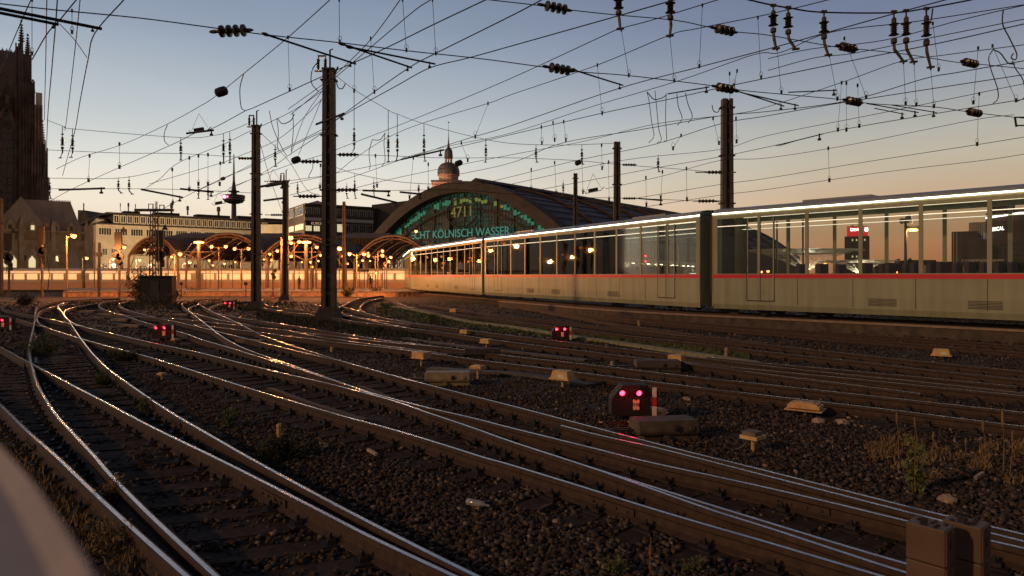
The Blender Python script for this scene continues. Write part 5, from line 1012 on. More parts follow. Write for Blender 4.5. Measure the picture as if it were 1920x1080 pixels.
# long stone building ------------------------------------------------
A = seg(180, 230); B = seg(545, 274); a, u, nn, L = facade_frame(A, B); back = -nn*22
lb = thing('stone_building', 'long pale stone building with a glazed top floor behind the vaulted canopies', 'building', A+u*L/2)
zt = Z(420, 230); z1 = zt; m = M(); m.prism([A, B, B+back, A+back], (0, 0, z1)); m.build('wall', m_stone_l, lb)
m = M(); Q = A-u*0; m.prism([Q+u*5+Vector((0,0,z1+.4)), B+Vector((0,0,z1+.4)), B+back+Vector((0,0,z1+.4)), Q+u*5+back+Vector((0,0,z1+.4))], (0, 0, 3.3)); m.build('top_floor', m_dkroof, lb)
m = M(); m.prism([A-u*.4+nn*.5+Vector((0,0,z1)), B+nn*.5+Vector((0,0,z1)), B+back+Vector((0,0,z1)), A-u*.4+back+Vector((0,0,z1))], (0,0,.4)); m.prism([A+u*3+nn*1.0+Vector((0,0,z1+3.7)), B+nn*1+Vector((0,0,z1+3.7)), B+back+Vector((0,0,z1+3.7)), A+u*3+back+Vector((0,0,z1+3.7))], (0,0,.5)); m.build('roof', m_dkroof, lb)
nw = 30
for i in range(nw): win(lb, a+u*5, u, nn, (L-6)*(i+.5)/nw, z1+2.0, (L-6)/nw*.72, 2.5, lit=False, mull=1, fr=.28)
for i in range(14): win(lb, a, u, nn, L*(i+.55)/14, z1-2.4, L/14*.78, 2.4, False, 4, .2)
for rz_ in (z1-9.3, z1-14.3, z1-18.6):
    for x in (2.6, 5.2, 16.5, 19.2, 29, 31.6, 41, 44): win(lb, a, u, nn, x, rz_, 1.5, 2.3, False, 1, .18)
m = M()
for x0, x1, h in [(9, 14, 1.0), (19, 27, 1.2), (33, 45, 1.3), (48, 53, 1.6), (58, 66, 1.2), (70, 78, 1.2)]: m.prism([A+u*x0+nn*(-3)+Vector((0,0,z1+4.2)), A+u*x1+nn*(-3)+Vector((0,0,z1+4.2)), A+u*x1+nn*(-8)+Vector((0,0,z1+4.2)), A+u*x0+nn*(-8)+Vector((0,0,z1+4.2))], (0,0,h))
m.build('roof_plant', m_dkroof, lb)
for x, h, w in [(8, 3.0, .25), (10.5, 3.2, .5), (12.7, 3.0, .25), (24.5, 4.2, .9), (30, 3.4, .8), (41, 3.8, 1.2)]:
    m = M(); q = A+u*x-nn*4+Vector((0,0,z1+5.0)); m.tube([q, q+Vector((0,0,h))], w*.35, 6); m.lathe(q+Vector((0,0,h*.55)), [(w*.6, 0), (w*.6, h*.4)], 8); m.build('roof_antenna', m_iron, lb)
C2_ = seg(163, 262); a, u, nn, L = facade_frame(C2_, A)
sw = thing('side_building', 'darker rear wing of the long stone building at its left corner', 'building', C2_); m = M(); m.prism([C2_, A-u*.4, A-u*.4+Vector((0, 34, 0)), C2_+Vector((0, 34, 0))], (0, 0, Z(414, 240)));  m.build('wall', m_stone_l, sw)
m = M(); m.prism([C2_+Vector((-3,0,Z(414,240)+.05)), A+nn*.4-u*.4+Vector((0,0,Z(414,240)+.05)), A-u*.4+Vector((0,34,Z(414,240)+.05)), C2_+Vector((-3,34,Z(414,240)+.05))], (0,0,.5)); m.build('roof', m_dkroof, sw)
for k in range(4):
    for j in range(3): win(sw, a, u, nn, 3+k*7.5, 6+j*5.5, 2.2, 2.6, (k+j) % 4 == 1, 1, .2)
# low pale block right of the second thick mast
A = seg(486, 240); B = seg(533, 240); bl = thing('low_building', 'low pale block right of the second thick mast', 'building', (A+B)/2); m = M(); m.prism([A, B, B+Vector((0,12,0)), A+Vector((0,12,0))], (0,0,Z(421, 240))); m.build('wall', m_stone_l, bl); m = M(); m.bb(A.x+2, A.x+7, 243, 248, Z(421,240), Z(416, 240)); m.build('roof_plant', m_dkroof, bl)
m = M(); [m.bb(A.x+.3+i*.75, A.x+.5+i*.75, 239.8, 239.98, Z(432,240), Z(423,240)) for i in range(11)]; m.build('railing', m_frame, bl)
# dark office block --------------------------------------------------
m_off = mat('brown_office_cladding', (.085, .066, .050), .7, var=.2, scale=.5)
A0 = seg(536, 236); A = seg(571, 215); B = seg(700, 228); ob = thing('office_block', 'dark office block with ribbon windows and roof letters behind the thickest mast', 'building', (A+B)/2)
zt = Z(384, 215); m = M(); m.prism([A0, A, B, B+Vector((2, 24, 0)), A0+Vector((0, 20, 0))], (0,0,zt)); m.build('wall', m_off, ob)
a, u, nn, L = facade_frame(A, B); m = M(); m.prism([A0+nn*.8+Vector((0,0,zt)), A+nn*.8+Vector((0,0,zt)), B+nn*.8+Vector((0,0,zt)), B+Vector((2,24,zt)), A0+Vector((0,20,zt))], (0,0,.5)); m.prism([A0+Vector((2,3,zt+.5)), A+Vector((3,4,zt+.5)), A+Vector((3,10,zt+.5)), A0+Vector((2,10,zt+.5))], (0,0,1.3)); m.build('roof', m_off, ob)
for i in range(9): win(ob, a, u, nn, L*(i+.5)/9, Z(397, 215), L/9*.74, 2.8, False, 2, .16)
for i in range(9): win(ob, a, u, nn, L*(i+.5)/9, Z(418, 215)-1.2, L/9*.78, 2.6, i in (0, 1, 3, 4), 2, .1)
for i in range(9): win(ob, a, u, nn, L*(i+.5)/9, Z(434, 215)-2.0, L/9*.78, 2.2, False, 2, .1)
a2, u2, n2, L2_ = facade_frame(A0, A)
for i in range(2): win(ob, a2, u2, n2, L2_*(i+.5)/2, Z(397, 222), L2_/2*.8, 2.9, False, 4, .2); win(ob, a2, u2, n2, L2_*(i+.5)/2, Z(427, 222), L2_/2*.85, 1.8, True, 2, .1)
for zz in (Z(404, 215), Z(410, 215)): m = M(); m.ob(a+u*L/2+nn*.12+Vector((0,0,zz)), u, L/2, .1, .5); m.build('parapet_band', m_off if zz > Z(407,215) else m_frame, ob)
m = M(); m.ob(a+u*(L*.17)+nn*.2+Vector((0,0,Z(418.3,215))), u, 3.6, .1, .75); m.build('sign_board', m_iron, ob)
textpart('EUROS', 1.25, mat('brass_letters', (.8, .6, .35), .5, var=0, emit=(1, .7, .4), es=.35), ob, a+u*(L*.17)+nn*.36+Vector((0,0,Z(418.3,215))), (math.pi/2, 0, math.atan2(u.y, u.x)), 'lettering', .05)
# ------------------------------------------------------------------ station hall
m_hroof = mat('hall_roof_cladding', (.070, .062, .060), .55, var=.3, scale=.25, stretch=(.2, .2, 1))
m_hrib = mat('hall_arch_steel', (.055, .040, .031), .85, var=.3, scale=.5)
m_gg = None
def hallglass():
    m = bpy.data.materials.new('green_lit_hall_glass'); m.use_nodes = True; t = m.node_tree; b = t.nodes['Principled BSDF']; b.inputs['Roughness'].default_value = .25; b.inputs['Base Color'].default_value = (.03, .035, .03, 1)
    c = t.nodes.new('ShaderNodeTexCoord'); v = t.nodes.new('ShaderNodeTexBrick'); n = t.nodes.new('ShaderNodeTexNoise'); n.inputs['Scale'].default_value = .14; n.inputs['Detail'].default_value = 5; n2 = t.nodes.new('ShaderNodeTexNoise'); n2.inputs['Scale'].default_value = 1.3; n2.inputs['Detail'].default_value = 4
    t.links.new(c.outputs['Object'], n.inputs[0]); t.links.new(c.outputs['Object'], n2.inputs[0]); t.nodes.remove(v)
    r = t.nodes.new('ShaderNodeValToRGB'); e = r.color_ramp.elements; e[0].position = .40; e[0].color = (.10, .055, .025, 1); e[1].position = .52; e[1].color = (.04, .10, .06, 1)
    for p_, c_ in [(.60, (.02, .20, .13, 1)), (.70, (.20, .24, .04, 1))]: q = e.new(p_); q.color = c_
    t.links.new(n.outputs[0], r.inputs[0]); r2 = t.nodes.new('ShaderNodeValToRGB'); r2.color_ramp.elements[0].position = .38; r2.color_ramp.elements[0].color = (.12, .12, .12, 1); r2.color_ramp.elements[1].position = .68; r2.color_ramp.elements[1].color = (1.5, 1.5, 1.5, 1); t.links.new(n2.outputs[0], r2.inputs[0])
    x = t.nodes.new('ShaderNodeMix'); x.data_type = 'RGBA'; x.blend_type = 'MULTIPLY'; x.inputs[0].default_value = 1; t.links.new(r.outputs[0], x.inputs[6]); t.links.new(r2.outputs[0], x.inputs[7]); t.links.new(x.outputs[2], b.inputs['Emission Color']); b.inputs['Emission Strength'].default_value = .26; return m
m_gg = hallglass()
HC = Vector((-13.5, 185, 0)); ax = Vector((.785, 1, 0)).normalized(); uu = Vector((ax.y, -ax.x, 0)); HW = 37.0
def hz(s): return 10.5+16.3*(1-abs(s)**2.0)
def hp(s, d, dz=0, k=1.0): return HC+uu*HW*s*k+ax*d+Vector((0, 0, hz(s)*k+dz))
hall = thing('station_hall', 'huge arched station train shed with green-lit glazed end wall and long curving roof', 'station hall', HC)
NS = 40; S_ = np.linspace(-1, 1, NS+1); m = M()
for i in range(NS):
    for d0, d1 in [(2*q, 2*q+18.2) for q in range(0, 90, 9)]:
        m.add([hp(S_[i], d0), hp(S_[i+1], d0), hp(S_[i+1], d1), hp(S_[i], d1)], [(0,1,2,3)])
m.build('roof', m_hroof, hall, smooth=False)
for q in range(11):
    m = M(); a_ = [hp(s, q*18, .25, 1.004) for s in S_]; m.tube(a_, .45 if q else .2, 5); m.build('roof_rib', m_hrib, hall)
m = M()
for s in np.linspace(-.96, .96, 25): m.tube([hp(s, 0, .22), hp(s, 182, .22)], .14, 4)
m.build('roof_purlin', m_hrib, hall)
m = M()
for i in range(NS):                                                     # the deep end arch
    o0, o1, i0, i1 = hp(S_[i], -3, .2, 1.015), hp(S_[i+1], -3, .2, 1.015), hp(S_[i], -3, -.5, .935), hp(S_[i+1], -3, -.5, .935); i0.z -= .0; b_ = ax*4
    m.add([o0, o1, i1, i0, o0+b_, o1+b_, i1+b_, i0+b_], [(0,1,2,3), (4,7,6,5), (0,4,5,1), (3,2,6,7)])
m.build('end_arch', m_hrib, hall)
for sg in (-1, 1):
    m = M(); e = hp(sg, 0); m.prism([HC+uu*HW*sg*1.02-ax*3, HC+uu*HW*sg*1.02+ax*182, HC+uu*HW*sg*.985+ax*182, HC+uu*HW*sg*.985-ax*3], (0, 0, hz(1)+.4)); m.build('side_wall', m_hroof, hall)
m = M(); k_ = .95
pts = [HC+uu*HW*s*k_+ax*.2+Vector((0, 0, hz(s)*k_-.6)) for s in S_]; base_ = [HC+uu*HW*s*k_+ax*.2+Vector((0,0,1)) for s in S_]
m.add(pts+base_, [(i, i+1, NS+2+i, NS+1+i) for i in range(NS)]); m.build('glazed_end_wall', m_gg, hall)
m = M()
for s in np.linspace(-.94, .94, 71):
    p0 = HC+uu*HW*s*k_-ax*.1; m.tube([p0+Vector((0,0,1)), p0+Vector((0,0,hz(s)*k_-.6))], .09 if int(round((s+.94)*37.2)) % 6 else .22, 4)
for z in np.arange(3.5, 24, 2.2):
    smax = math.sqrt(max(0, 1-((z+.6)/k_-10.5)/16.3)) if (z+.6)/k_ > 10.5 else .99; m.tube([HC-uu*HW*smax*k_-ax*.1+Vector((0,0,z)), HC+uu*HW*smax*k_-ax*.1+Vector((0,0,z))], .09, 4)
m.tube([HC+uu*HW*s*k_*.86-ax*.4+Vector((0,0,hz(s)*k_*.80)) for s in np.linspace(-.98, .98, 40)], .28, 5)
m.build('mullion', m_hrib, hall)
gm = [mat('teal_lit_pane', (.02, .1, .08), .3, var=0, emit=(.02, .26, .15), es=.42), mat('lime_lit_pane', (.08, .1, .02), .3, var=0, emit=(.22, .30, .06), es=.42)]
for i in range(0, 54):                                                   # the brightest lit rim panes below the arch
    s = -.84+i*.031; mm_ = gm[1] if -.12 < s < .42 else gm[0]; m = M(); w = HW*.0125
    zz = hz(s)*k_-2.6-random.random()*.5; c = HC+uu*HW*s*k_-ax*.28+Vector((0,0,zz)); m.ob(c, uu, w, .04, random.uniform(.35, 1.0)*(1.0 if s < 0 else .8))
    if random.random() < .75: m.build('lit_pane', mm_, hall)
# round emblem and the line of letters
ec = HC+uu*(.02*HW)-ax*.9+Vector((0, 0, 19.3)); m = M()
m.tube([ec+uu*5.6*math.cos(q)+Vector((0,0,3.9*math.sin(q))) for q in np.linspace(0, 2*math.pi, 33)], .20, 5); m.build('emblem_ring', m_iron, hall)
m_eml = mat('olive_lit_letters', (.2, .22, .05), .5, var=0, emit=(.38, .38, .11), es=.13)
ang = math.atan2(uu.y, uu.x)
textpart('4711', 4.1, m_eml, hall, ec, (math.pi/2, 0, ang), 'emblem_number', .06)
m_cy = mat('cyan_neon_letters', (.05, .4, .4), .5, var=0, emit=(.04, .46, .46), es=.17)
textpart('ECHT KÖLNISCH WASSER', 3.1, m_cy, hall, HC-uu*1.0-ax*.9+Vector((0,0,13.6)), (math.pi/2, 0, ang), 'neon_lettering', .06)
m = M(); c = HC-uu*5.2-ax*.6+Vector((0,0,16.4)); m.ob(c, uu, 1.25, .3, 1.7); m.build('clock_box', m_iron, hall)
m = M(); m.prism([hp(-.03, 4, 1.2), hp(.10, 4, 1.2), hp(.035, 4, 2.3)], ax*176); m.build('ridge_lantern', m_hrib, hall)
# side roof left of the hall
m = M(); a_, b_ = seg(697, 232), seg(800, 232); m.prism([a_, b_, b_+Vector((0,0,Z(372,232))), a_+Vector((0,0,Z(384,232)))], (0, 20, 0)); t = m.build('side_roof', m_hroof, base=(a_+b_)/2); tag(t, 'dark sloping shed roof between the office block and the station hall', 'shed roof')
# domed turret -------------------------------------------------------
m_copp = mat('grey_dome_sheet', (.10, .095, .095), .5, var=.25, scale=.6); m_tur = mat('pink_lit_turret_stone', (.55, .33, .24), .8, var=.15, scale=.5)
Yd = 262; s = Yd/F; c = Vector((vx(841, Yd), Yd, 0)); tw = thing('domed_turret', 'small domed turret with lantern and spire rising behind the station hall', 'tower', c)
def lz(py): return Z(py, Yd)
m = M(); m.bb(c.x-29*s, c.x+26*s, Yd-5, Yd+6, 0, lz(344)); m.build('wall', m_tur, tw); m = M(); m.bb(c.x-30*s, c.x+27*s, Yd-5.3, Yd+6.3, lz(344), lz(341)); m.build('cornice', m_copp, tw)
m = M(); m.lathe((c.x, Yd, 0), [(18.5*s, lz(342)), (18.5*s, lz(331)), (20.5*s, lz(330)), (20.5*s, lz(328.5))], 16); m.build('drum', m_tur, tw)
m = M(); m.lathe((c.x, Yd, 0), [(20.5*s, lz(328.5)), (21*s, lz(322)), (19*s, lz(314)), (14*s, lz(308)), (7*s, lz(305))], 24); m.build('dome', m_copp, tw)
m = M()
for q in range(8): an = q*math.pi/4; m.lathe((c.x+6*s*math.cos(an), Yd+6*s*math.sin(an), 0), [(1.1*s, lz(305)), (1.1*s, lz(297))], 6)
m.build('lantern_column', m_tur, tw)
m = M(); m.lathe((c.x, Yd, 0), [(8*s, lz(297)), (8.2*s, lz(294)), (7.5*s, lz(285)), (6.5*s, lz(281)), (2.5*s, lz(276)), (1.4*s, lz(268)), (.6*s, lz(255)), (.3*s, lz(240)), (.3*s, lz(232))], 12); m.lathe((c.x, Yd, lz(231)), [(.3*s, 0), (1.5*s, 1*s), (1.5*s, 2*s), (.3*s, 3*s)], 8); m.build('spire', m_copp, tw)
lamp(tw, (c.x-14, Yd-16, 34), 9000, (1, .55, .35), 1.0)
# TV tower -----------------------------------------------------------
Yt = 1500; s = Yt/F; c = Vector((vx(438.5, Yt), Yt, 0)); tw = thing('tv_tower', 'slender TV tower with a dark pod and pink-red light on the left skyline', 'tower', c)
def lz(py): return Z(py, Yt)
m_tv = mat('tower_concrete', (.13, .10, .085), .8, var=.1, scale=.05)
m = M(); m.lathe((c.x, Yt, 0), [(6.5*s, 0), (4.2*s, lz(383))], 16); m.build('shaft', m_tv, tw)
m = M(); m.lathe((c.x, Yt, 0), [(8*s, lz(382)), (17*s, lz(379)), (20*s, lz(369)), (19.5*s, lz(366)), (6*s, lz(365)), (5*s, lz(361)), (10*s, lz(360)), (10*s, lz(358)), (4.4*s, lz(357)), (3.4*s, lz(349)), (2.2*s, lz(340))], 24); m.build('pod', mat('tower_pod_cladding', (.05, .035, .03), .6, var=.2), tw)
m = M(); m.lathe((c.x, Yt, 0), [(2.2*s, lz(340)), (1.4*s, lz(310)), (.8*s, lz(289))], 8); m.build('antenna', m_tv, tw)
m = M()
for k in range(2): m.lathe((c.x, Yt, lz(371+k*4)), [(20.1*s, 0), (20.3*s, .8)], 24)
m.build('pod_band', m_frame, tw)
m = M(); m.lathe((c.x-9.5*s, Yt-19*s, lz(371)), [(.8*s, -2.8*s), (3*s, -1*s), (3*s, 1*s), (.8*s, 2.8*s)], 12); m.lathe((c.x-3.5*s, Yt-20.5*s, lz(371)), [(.4*s, -1.2*s), (1.3*s, 0), (.4*s, 1.2*s)], 10); m.build('aircraft_light', mat('pink_beacon', (1, .2, .4), .5, var=0, emit=(1, .16, .34), es=9), tw)
# cathedral ----------------------------------------------------------
m_cat = mat('sooty_cathedral_stone', (.13, .10, .085), .9, var=.45, scale=.35, bump=.6)
m_cat2 = mat('lighter_cathedral_stone', (.22, .165, .125), .9, var=.35, scale=.5, bump=.4)
Yc = 190; s = Yc/F; cd = thing('cathedral', 'dark gothic cathedral choir with pinnacles at the left edge', 'cathedral', (vx(30, Yc), Yc, 0))
def X_(px): return vx(px, Yc)
def lz(py): return Z(py, Yc)
m = M(); m.bb(X_(-160), X_(40), Yc, Yc+30, 0, lz(185)); m.build('wall', m_cat, cd)
m = M(); m.prism([(X_(-160), Yc-.5, lz(185)), (X_(44), Yc-.5, lz(185)), (X_(38), Yc+8, lz(84)), (X_(-160), Yc+8, lz(84))], (0, 16, 0)); m.build('roof', mat('cathedral_lead_roof', (.15, .12, .11), .8, var=.25, scale=.3, stretch=(1, 1, .15)), cd)
m = M()
for px in range(-20, 38, 8): m.tube([(X_(px), Yc+9, lz(86)), (X_(px), Yc+9, lz(77))], .12, 4); m.tube([(X_(px)-.45, Yc+9, lz(81)), (X_(px)+.45, Yc+9, lz(81))], .1, 4); m.tube([(X_(px)-.5, Yc+9, lz(84)), (X_(px), Yc+9, lz(80)), (X_(px)+.5, Yc+9, lz(84))], .08, 4)
m.build('ridge_cresting', m_cat, cd)
def pinn(px, top, bot, w, yy=0):
    m = M(); x = X_(px); zt, zb = lz(top), lz(bot); H = zt-zb; wm = w*s
    m.ob((x, Yc-2+yy, zb+H*.22), (1,0,0), wm/2, wm/2, H*.22)
    vs = [(x+a*wm*.55, Yc-2+yy+b*wm*.55, zb+H*.44) for a, b in ((-1,-1),(1,-1),(1,1),(-1,1))]+[(x, Yc-2+yy, zt)]; m.add(vs, [(0,1,4), (1,2,4), (2,3,4), (3,0,4)])
    for k in range(7):
        f = k/7; z = zb+H*(.46+.5*f); r = wm*.55*(1-f)+.12
        for a, b in ((-1,0),(1,0),(0,-1),(0,1)): m.ob((x+a*r, Yc-2+yy+b*r, z), (1,0,0), .16+.1*(1-f), .16, .16)
    m.ob((x, Yc-2+yy, zb+H*.9), (1,0,0), wm*.42, .14, .14); m.ob((x, Yc-2+yy, zt), (1,0,0), .3, .2, .3)
    m.build('pinnacle', m_cat, cd)
pinn(40, 42, 110, 7); pinn(52, 66, 125, 7); pinn(80, 224, 290, 6); pinn(62, 150, 190, 4); pinn(14, 150, 210, 8, -1); pinn(88, 330, 372, 3)
for x0, x1, top, dy in [(38, 58, 104, 0), (38, 64, 160, -1), (38, 72, 206, -2), (66, 78, 206, -3), (76, 84, 272, -4), (60, 88, 285, -4), (70, 90, 340, -5), (30, 40, 92, 0)]:
    m = M(); m.bb(X_(x0), X_(x1), Yc-3+dy, Yc+12, 0, lz(top)); nb = max(1, int((x1-x0)/5))
    for k in range(nb+1): q = X_(x0)+(X_(x1)-X_(x0))*k/nb; m.bb(q-.22, q+.22, Yc-3.5+dy, Yc-3+dy, 0, lz(top)+.8)
    m.build('buttress', m_cat if x0 != 66 else m_cat2, cd)
m = M(); m.bb(X_(67), X_(79), Yc-6, Yc-2, lz(206), lz(177)); m.build('scaffold_cover', mat('pale_sheet', (.50, .42, .36), .8, var=.1), cd)
def garch(cx, w, py0, py1, mt, par=cd, Yf=None, thick=.5):
    m = M(); x = X_(cx); hw = w*s/2; z0, z1 = lz(py0), lz(py1); zs = z0+(z1-z0)*.62; L_ = [(x-hw, z0), (x-hw, zs)]
    for q in np.linspace(0, 1, 8)[1:]: L_.append((x-hw*(1-q)**1.0*(1-.0*q)-0, zs+(z1-zs)*math.sin(q*math.pi/2)))
    Rr = [(2*x-a, b) for a, b in L_[::-1]]; P_ = [Vector((a, Yc-.8, b)) for a, b in L_+Rr[1:]]; m.tube(P_, thick, 5); return m, P_
m, P_ = garch(13, 54, 420, 205, m_cat2); m.build('window_arch', m_cat2, cd); m, P2 = garch(13, 46, 420, 214, m_cat2, thick=.25); m.build('window_arch', m_cat2, cd)
m = M(); m.add([p+Vector((0, .5, 0)) for p in P2], [tuple(range(len(P2)))]); m.build('window', m_pane, cd)
m = M(); [m.tube([(X_(px), Yc-.6, lz(420)), (X_(px), Yc-.6, lz(240))], .22, 4) for px in (2, 13, 24)]; [m.tube([(X_(-9), Yc-.6, lz(py)), (X_(36), Yc-.6, lz(py))], .12, 4) for py in range(250, 420, 14)]; m.lathe((X_(13), Yc-.7, lz(235)), [(9*s, 0), (9.0*s, .3), (7.6*s, .3), (7.6*s, 0)], 16, axis=(0,-1,0)); m.build('tracery', m_cat2, cd)
m = M(); m.prism([(X_(-20), Yc-1.2, lz(215)), (X_(13), Yc-1.2, lz(160)), (X_(46), Yc-1.2, lz(215)), (X_(42), Yc-1.2, lz(215)), (X_(13), Yc-1.2, lz(168)), (X_(-16), Yc-1.2, lz(215))], (0, .8, 0)); m.build('window_gable', m_cat2, cd)
cd.rotation_euler.z = .625; cd.scale.x = .81
# steep-roofed sacristy hall -----------------------------------------
m_sac = mat('sacristy_stone', (.38, .28, .19), .9, var=.3, scale=.5, bump=.3); m_slate = mat('sacristy_slate', (.30, .24, .20), .7, var=.25, scale=.4, stretch=(1, 1, .2))
Yc = 165; s = Yc/F; sc = thing('steep_roofed_hall', 'steep-roofed stone hall with dormers below the cathedral', 'building', (vx(90, Yc), Yc, 0))
m = M(); m.bb(X_(4), X_(152), Yc, Yc+16, 0, lz(432)); m.build('wall', m_sac, sc)
m = M(); m.bb(X_(4), X_(166), Yc-2.2, Yc, 0, lz(452)); m.build('aisle_wall', m_sac, sc)
m = M(); m.prism([(X_(45), Yc+3, lz(374)), (X_(133), Yc+3, lz(374)), (X_(155), Yc-.4, lz(432)), (X_(20), Yc-.4, lz(432))], (0, 12, 0)); m.build('roof', m_slate, sc)
m = M(); m.prism([(X_(6), Yc-1.5, lz(432)), (X_(6), Yc-1.5, lz(412)), (X_(41), Yc-1.5, lz(372)), (X_(80), Yc-1.5, lz(420)), (X_(82), Yc-1.5, lz(432))], (0, 10, 0)); m.build('gable', m_slate, sc)
m = M(); [m.tube([(X_(px), Yc+3.2, lz(375)), (X_(px), Yc+3.2, lz(371.5))], .09, 4) for px in range(88, 134, 3)]; m.build('ridge_cresting', m_cat, sc)
for px, lit in [(22, 0), (42, 0), (62, 1), (104, 0), (134, 0)]:
    m = M(); x = X_(px); m.prism([(x-.95, Yc-2.2, lz(434)), (x+.95, Yc-2.2, lz(434)), (x+.95, Yc-2.2, lz(424)), (x, Yc-2.2, lz(414)), (x-.95, Yc-2.2, lz(424))], (0, 4, 0)); d_ = m.build('dormer', m_sac, sc); m = M(); m.ob((x, Yc-2.25, lz(429)), (1,0,0), .4, .05, .6); m.build('window', m_panelit if lit else m_pane, d_)
m = M(); m.bb(X_(4), X_(166), Yc-2.6, Yc-2.2, lz(436), lz(433)); m.bb(X_(4), X_(166), Yc-2.5, Yc-2.2, lz(454), lz(451)); [m.bb(X_(px)-.18, X_(px)+.18, Yc-2.5, Yc-2.2, lz(462), lz(454)) for px in range(112, 165, 3)]; m.build('cornice', m_sac, sc)
for px in (42, 100, 163, 172): m = M(); m.bb(X_(px)-.55, X_(px)+.55, Yc-3.4, Yc-2.2, 0, lz(426)); m.prism([(X_(px)-.6, Yc-3.4, lz(426)), (X_(px)+.6, Yc-3.4, lz(426)), (X_(px), Yc-3.4, lz(412))], (0, 1, 0)); m.build('buttress', m_sac, sc)
for px, mt in [(11, m_panelit), (27, m_panelit), (61, m_panelit)]: m = M(); x = X_(px); m.prism([(x-.8, Yc-2.3, lz(502)), (x+.8, Yc-2.3, lz(502)), (x+.8, Yc-2.3, lz(488)), (x, Yc-2.3, lz(480)), (x-.8, Yc-2.3, lz(488))], (0, .08, 0)); m.build('window', mt, sc)
for px in (44, 102): m = M(); m.bb(X_(px)-.9, X_(px)+.9, Yc-2.28, Yc-2.2, lz(490), lz(480)); m.build('window', m_pane, sc)
m = M(); m.prism([(X_(120), Yc-4.5, lz(490)), (X_(152), Yc-4.5, lz(490)), (X_(135), Yc-4.5, lz(462))], (0, 2.2, 0)); m.bb(X_(121), X_(151), Yc-4.5, Yc-2.3, 0, lz(490)); m.build('porch_gable', m_slate, sc)
sc.rotation_euler.z = .597; sc.scale.x = .83
# rear roofs between the sacristy and the stone building
m = M(); m.prism([(vx(143, 300), 300, 0), (vx(166, 300), 300, 0), (vx(172, 300), 300, Z(414, 300)), (vx(158, 300), 300, Z(394, 300)), (vx(146, 300), 300, Z(394, 300))], (0, 15, 0)); tag(m.build('rear_house', m_cat, base=(vx(155, 300), 300, 0)), 'dark rear house with a flat roof between the steep-roofed hall and the stone building', 'house')
m = M(); m.tube([(vx(157, 300), 300, Z(396, 300)), (vx(157, 300), 300, Z(381, 300))], .25, 5); tag(m.build('roof_antenna', m_iron, base=(vx(157, 300), 300, Z(396, 300))), 'thin antenna standing on the dark rear house', 'antenna')
# bare tree in front of the sacristy
b = Vector((vx(89, 100), 100, -.2)); t = thing('bare_tree', 'thin bare tree in front of the steep-roofed hall', 'tree', b); m = M(); m2 = M()
def br(p, d, l, r, k, mm):
    q = p+d*l; mm.tube([p, p.lerp(q, .5)+Vector((random.gauss(0, .05*l), 0, 0)), q], [r, r*.8, r*.6], 4)
    if k:
        for _ in range(3): br(q, (d+Vector((random.gauss(0, .35), random.gauss(0, .3), random.gauss(.1, .2)))).normalized(), l*.68, r*.55, k-1, mm)
br(b, Vector((0, 0, 1)), 5.0, .09, 0, m); br(b+Vector((0, 0, 5)), Vector((0, 0, 1)), 2.2, .05, 4, m2); m.build('trunk', m_cat, t); m2.build('crown', m_cat, t)
# ------------------------------------------------------------------ flat lit canopy behind the train
m_can = mat('canopy_soffit', (.42, .34, .30), .6, var=.1)
m_spot = mat('canopy_spotlight', (1, .95, .8), .5, var=0, emit=(1, .88, .58), es=16)
A = Vector((3.0, 97, 0)); B = Vector((84, 250, 0)); u = (B-A).normalized(); nn = Vector((u.y, -u.x, 0)); Lc = (B-A).length; fc_ = thing('flat_canopy', 'long flat platform canopy with a row of white spotlights, seen through the train windows', 'canopy', A)
m = M(); m.prism([A+nn*2+Vector((0,0,4.7)), B+nn*2+Vector((0,0,4.7)), B-nn*4+Vector((0,0,4.7)), A-nn*4+Vector((0,0,4.7))], (0,0,.9)); m.build('roof', m_can, fc_)
m = M(); m.prism([A+nn*2+Vector((0,0,PZ)), B+nn*2+Vector((0,0,PZ)), B-nn*4+Vector((0,0,PZ)), A-nn*4+Vector((0,0,PZ))], (0,0,.05)); m.build('platform_floor', m_plat, fc_)
for i in range(14): q = A+u*(5+i*11.5); m = M(); m.tube([q+Vector((0,0,PZ)), q+Vector((0,0,4.7))], .24, 8); m.build('column', m_can, fc_)
for i in range(34):
    q = A+u*(2+i*5)+nn*1.2+Vector((0,0,4.62)); m = M(); m.lathe(q, [(.26, 0), (.26, .08)], 10); m.build('spotlight', m_spot, fc_)
for i in range(0, 9): lamp(fc_, A+u*(8+i*17)+Vector((0,0,4.2)), 600, (1, .8, .5), .4)
for i, (px, w, c_) in enumerate([(1170, 5, (.9, .55, .3)), (1195, 4, (.9, .7, .5)), (1268, 6, (1, .75, .45)), (1300, 10, (1, .95, .9)), (1325, 6, (1, .9, .8)), (1375, 9, (1, .95, .85)), (1060, 6, (1, .6, .3)), (1110, 5, (1, .5, .3))]):
    Yk = 150+i*7; m = M(); x = vx(px, Yk); m.bb(x-w*.1, x+w*.1, Yk, Yk+2, PZ, 3.0); t = thing('kiosk', 'lit platform kiosk %s, seen through the train' % ['left of the middle bare mast', 'just right of the middle bare mast', 'under the flat canopy, orange', 'under the flat canopy with white front', 'beside the white-fronted kiosk', 'right of the tall bare mast', 'left of the smallest bare mast', 'between the two smaller bare masts'][i], 'kiosk', (x, Yk, PZ), 0, 'lit kiosks on the platforms'); m.build('wall', m_can, t)
    m = M(); m.bb(x-w*.085, x+w*.085, Yk-.06, Yk-.01, 1.0, 2.8); m.build('shop_front', mat('shop_front_%d' % i, c_, .5, var=0, emit=c_, es=1.6), t)
